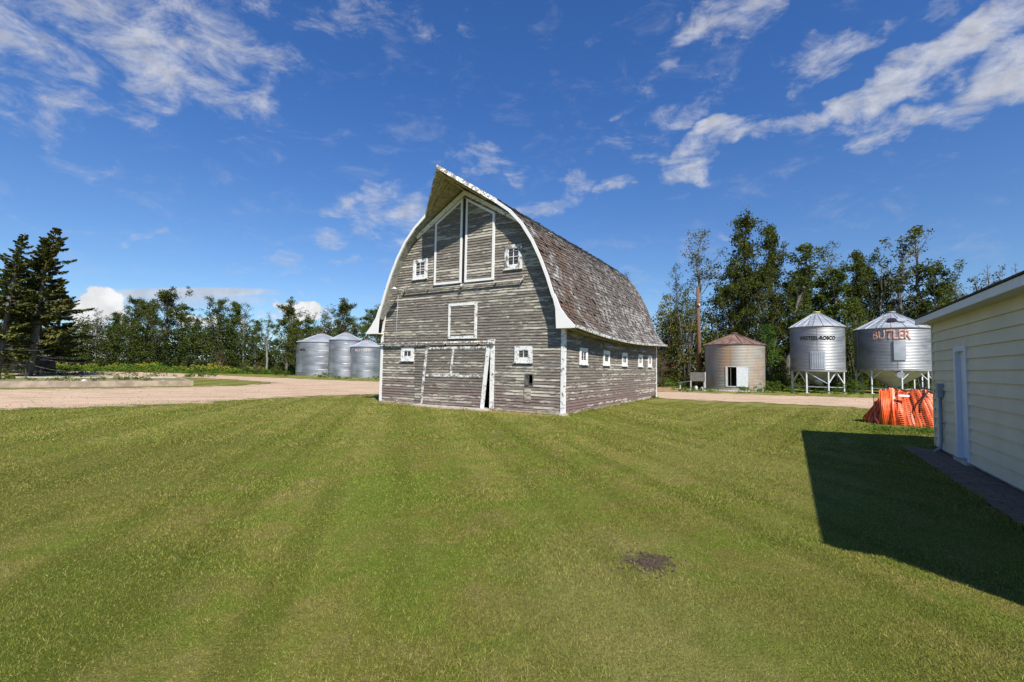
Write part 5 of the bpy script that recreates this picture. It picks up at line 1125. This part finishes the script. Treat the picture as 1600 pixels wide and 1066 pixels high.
def weeds_at(lst, lab, seed, mat='leaf_bright', size=.09):
    rg = np.random.default_rng(seed); cs, rs = [], []
    for (x, y, Y_, w, h, n) in lst:
        p = gnd(x, y)
        for k in range(n): cs.append((p.x+rg.normal()*w, p.y+rg.normal()*.25, rg.random()*h)); rs.append(rg.uniform(.1, .25))
    o = quads('weeds', leafcloud(cs, rs, [30]*len(cs), size, rg, .8), M[mat]); tag(o, lab, 'weeds', kind='stuff')
weeds_at([(1172, 612, 0, .3, .8, 22), (1162, 614, 0, .25, .5, 14), (1190, 613, 0, .4, .4, 14), (1108, 612, 0, .3, .25, 8), (1075, 612, 0, .6, .3, 14)], 'green weeds growing at the foot of the rusty bin', 1)
weeds_at([(1210, 614, 0, .5, .9, 30), (1232, 615, 0, .4, .6, 16), (1266, 614, 0, .5, .5, 14), (1300, 616, 0, .5, .4, 12), (1325, 616, 0, .4, .9, 22), (1345, 616, 0, .4, 1.0, 26), (1470, 617, 0, .6, .8, 20)], 'green weeds around the hopper bin legs', 2)
weeds_at([(500, 590, 0, .5, .35, 12), (508, 590, 0, .3, .6, 12), (538, 592, 0, .4, .25, 10), (590, 593, 0, .5, .3, 10), (530, 592, 0, .8, .2, 10)], 'weeds at the foot of the silver bin trio', 3)
weeds_at([(1030, 606, 0, .6, .8, 22), (1050, 606, 0, .7, .7, 24), (1066, 607, 0, .5, .5, 14)], 'weeds around the rusty auger', 4)
weeds_at([(1380, 674, 0, .35, .05, 18), (1405, 676, 0, .35, .05, 26), (1435, 676, 0, .35, .05, 26), (1458, 675, 0, .3, .05, 20)], 'clover patch in front of the orange netting', 6, 'leaf_bright', .05)
weeds_at([(726, 641, 0, .06, .08, 4), (596, 633, 0, .2, .06, 4)], 'little tuft of weeds growing at the big barn door', 7, 'leaf_bright', .04)

# ------------------------------------------------------------------ grass blades
def blades():
    rg = np.random.default_rng(99); out = []
    for (y0, y1, dens, hgt, wid) in ((1.3, 3.5, 15000, .019, .0042), (3.5, 5.5, 8000, .022, .006), (5.5, 9, 3400, .026, .0095), (9, 14, 1100, .034, .017), (14, 22, 380, .036, .03)):
        n = int((y1-y0)*(y1+y0)*1.25*dens*.98)
        y = np.sqrt(rg.random(n)*(y1**2-y0**2)+y0**2); x = y*rg.uniform(-1.25, 1.25, n)
        # keep off buildings, walkway
        def loc(ox, oy, rz): dx, dy = x-ox, y-oy; return dx*cos(rz)+dy*sin(rz), -dx*sin(rz)+dy*cos(rz)
        bx_, by_ = loc(BO.x, BO.y, BR); gx_, gy_ = loc(GO.x, GO.y, GY)
        k = ~((bx_ > -.05) & (bx_ < BW+.05) & (by_ > -.35) & (by_ < BL)) & ~((gx_ > -.60) & (gx_ < GW) & (gy_ > GNEAR-1) & (gy_ < -.38)) & ~((gx_ > -.02) & (gx_ < GW) & (gy_ > -.4) & (gy_ < 0))
        pd = np.hypot(x-PATCH.x, (y-PATCH.y)); nz = .12*np.sin(x*17+y*9)*np.sin(y*23-x*5); k &= ~((pd + nz*1.3 < .23) & (rg.random(n) < .8))
        xi = np.interp(y, [14.5, 15.8, 17.9, 21.3, 23.3], [-15.9, -14.1, -12.3, -10.8, -9.2]); k &= x > xi + rg.normal(size=n)*.25
        k &= ~((x > 10) & (y > 21.5 - (x-10)*.1))
        x, y = x[k], y[k]; n = len(x)
        a = rg.uniform(0, 2*pi, n); lean = np.abs(rg.normal(size=n))*1.1; h = hgt*rg.uniform(.45, 1.15, n)*(.8+.35*np.sin(x*2.1+1.3*np.sin(y*1.7))*np.sin(y*1.9)); w = wid*rg.uniform(.6, 1.3, n)
        ca_, sa_ = np.cos(a), np.sin(a); th = rg.uniform(0, 2*pi, n)
        tipx = x + np.cos(th)*lean*h; tipy = y + np.sin(th)*lean*h; z0 = np.full(n, -.002)
        out.append(np.stack([np.column_stack([x-ca_*w/2, y-sa_*w/2, z0]), np.column_stack([x+ca_*w/2, y+sa_*w/2, z0]), np.column_stack([tipx, tipy, h])], axis=1))
    segs = []   # taller untrimmed grass where the mower cannot reach
    def W_(o, rz, a, b_): return (o.x + a*cos(rz) - b_*sin(rz), o.y + a*sin(rz) + b_*cos(rz))
    for (p, q, n, hh, sp_) in ((W_(BO, BR, BW+.06, -.1), W_(BO, BR, BW+.06, BL+.3), 5200, .085, .05), (W_(BO, BR, -.1, -.1), W_(BO, BR, 2.2, -.1), 500, .06, .05), (W_(BO, BR, 5.9, -.1), W_(BO, BR, BW, -.12), 900, .06, .05), (W_(GO, GY, -.66, GNEAR), W_(GO, GY, -.66, -.3), 5200, .05, .03), (W_(GO, GY, -.06, -.33), W_(GO, GY, -.06, .1), 500, .08, .03), (tuple(gnd(0, 641))[:2], tuple(gnd(430, 623))[:2], 900, .06, .25), (tuple(gnd(1366, 676))[:2], tuple(gnd(1466, 680))[:2], 900, .07, .12)):
        t = rg.random(n); x = p[0]+(q[0]-p[0])*t + rg.normal(size=n)*sp_; y = p[1]+(q[1]-p[1])*t + rg.normal(size=n)*sp_
        a = rg.uniform(0, 2*pi, n); th = rg.uniform(0, 2*pi, n); h = hh*rg.uniform(.35, 1.3, n)*(1+.5*np.sin(t*60)*np.sin(t*23)); w = .007; ln = np.abs(rg.normal(size=n))*.5
        segs.append(np.stack([np.column_stack([x-np.cos(a)*w, y-np.sin(a)*w, np.zeros(n)]), np.column_stack([x+np.cos(a)*w, y+np.sin(a)*w, np.zeros(n)]), np.column_stack([x+np.cos(th)*ln*h, y+np.sin(th)*ln*h, h])], axis=1))
    return np.concatenate(out + segs)
BV = blades(); print('blades', len(BV))
o = quads('grass', BV, M['blade']); tag(o, 'short mown grass covering the lawn', 'grass', kind='stuff')
# small rubble/soil crumbs in the bare patch
b = MB(); r = random.Random(77)
for k in range(150):
    a = r.uniform(0, 2*pi); d = abs(r.gauss(0, .13)); s = r.uniform(.003, .010); x, y = PATCH.x + cos(a)*d*1.3, PATCH.y + sin(a)*d
    b.box((x-s, y-s, 0), (x+s, y+s*.8, s*1.1))
tag(b.build('soil', plain('bare soil', (.085, .062, .05), .95, .1, 0, .4, 30)), 'crumbly dark soil in the bare spot of the lawn', 'soil', kind='stuff')
sb = MB(); r = random.Random(15)
for k in range(1500):
    px = r.uniform(-40, 600) if k % 4 else r.uniform(1020, 1360); py = (r.uniform(598, 638) if k % 4 else r.uniform(613, 634)); p = gnd(px, py)
    if k % 4 == 0 and not (614+(px-1020)*.018 < py < 621+(px-1020)*.045): continue
    if k % 4 and py > 641-(px*.035): continue
    s_ = r.uniform(.015, .045); h_ = s_*r.uniform(.5, .9); q = [(p.x+s_*cos(t+k)*r.uniform(.6, 1), p.y+s_*sin(t+k)*r.uniform(.6, 1)) for t in (0, 1.57, 3.14, 4.71)]
    sb.hexa([(a, b_, 0) for a, b_ in q], [(p.x+(a-p.x)*.6, p.y+(b_-p.y)*.6, h_) for a, b_ in q], r.choice([0, 1, 1]))
tag(sb.build('stones', [M['verge'], M['curb']]), 'loose pebbles scattered on the gravel drive', 'stones', kind='stuff')
# pale gravel apron in front of the barn doors
ap = [(2.0, -.05), (6.0, -.05), (5.6, -.5), (4.7, -.75), (3.6, -.68), (2.6, -.4)]
apw = [barn_pt for barn_pt in [(BO.x + x*cos(BR) - y*sin(BR), BO.y + x*sin(BR) + y*cos(BR)) for x, y in ap]]
sheet('path', rough_poly(smooth_poly(apw, 1), .05, 5, .2), .006, M['gravel'])
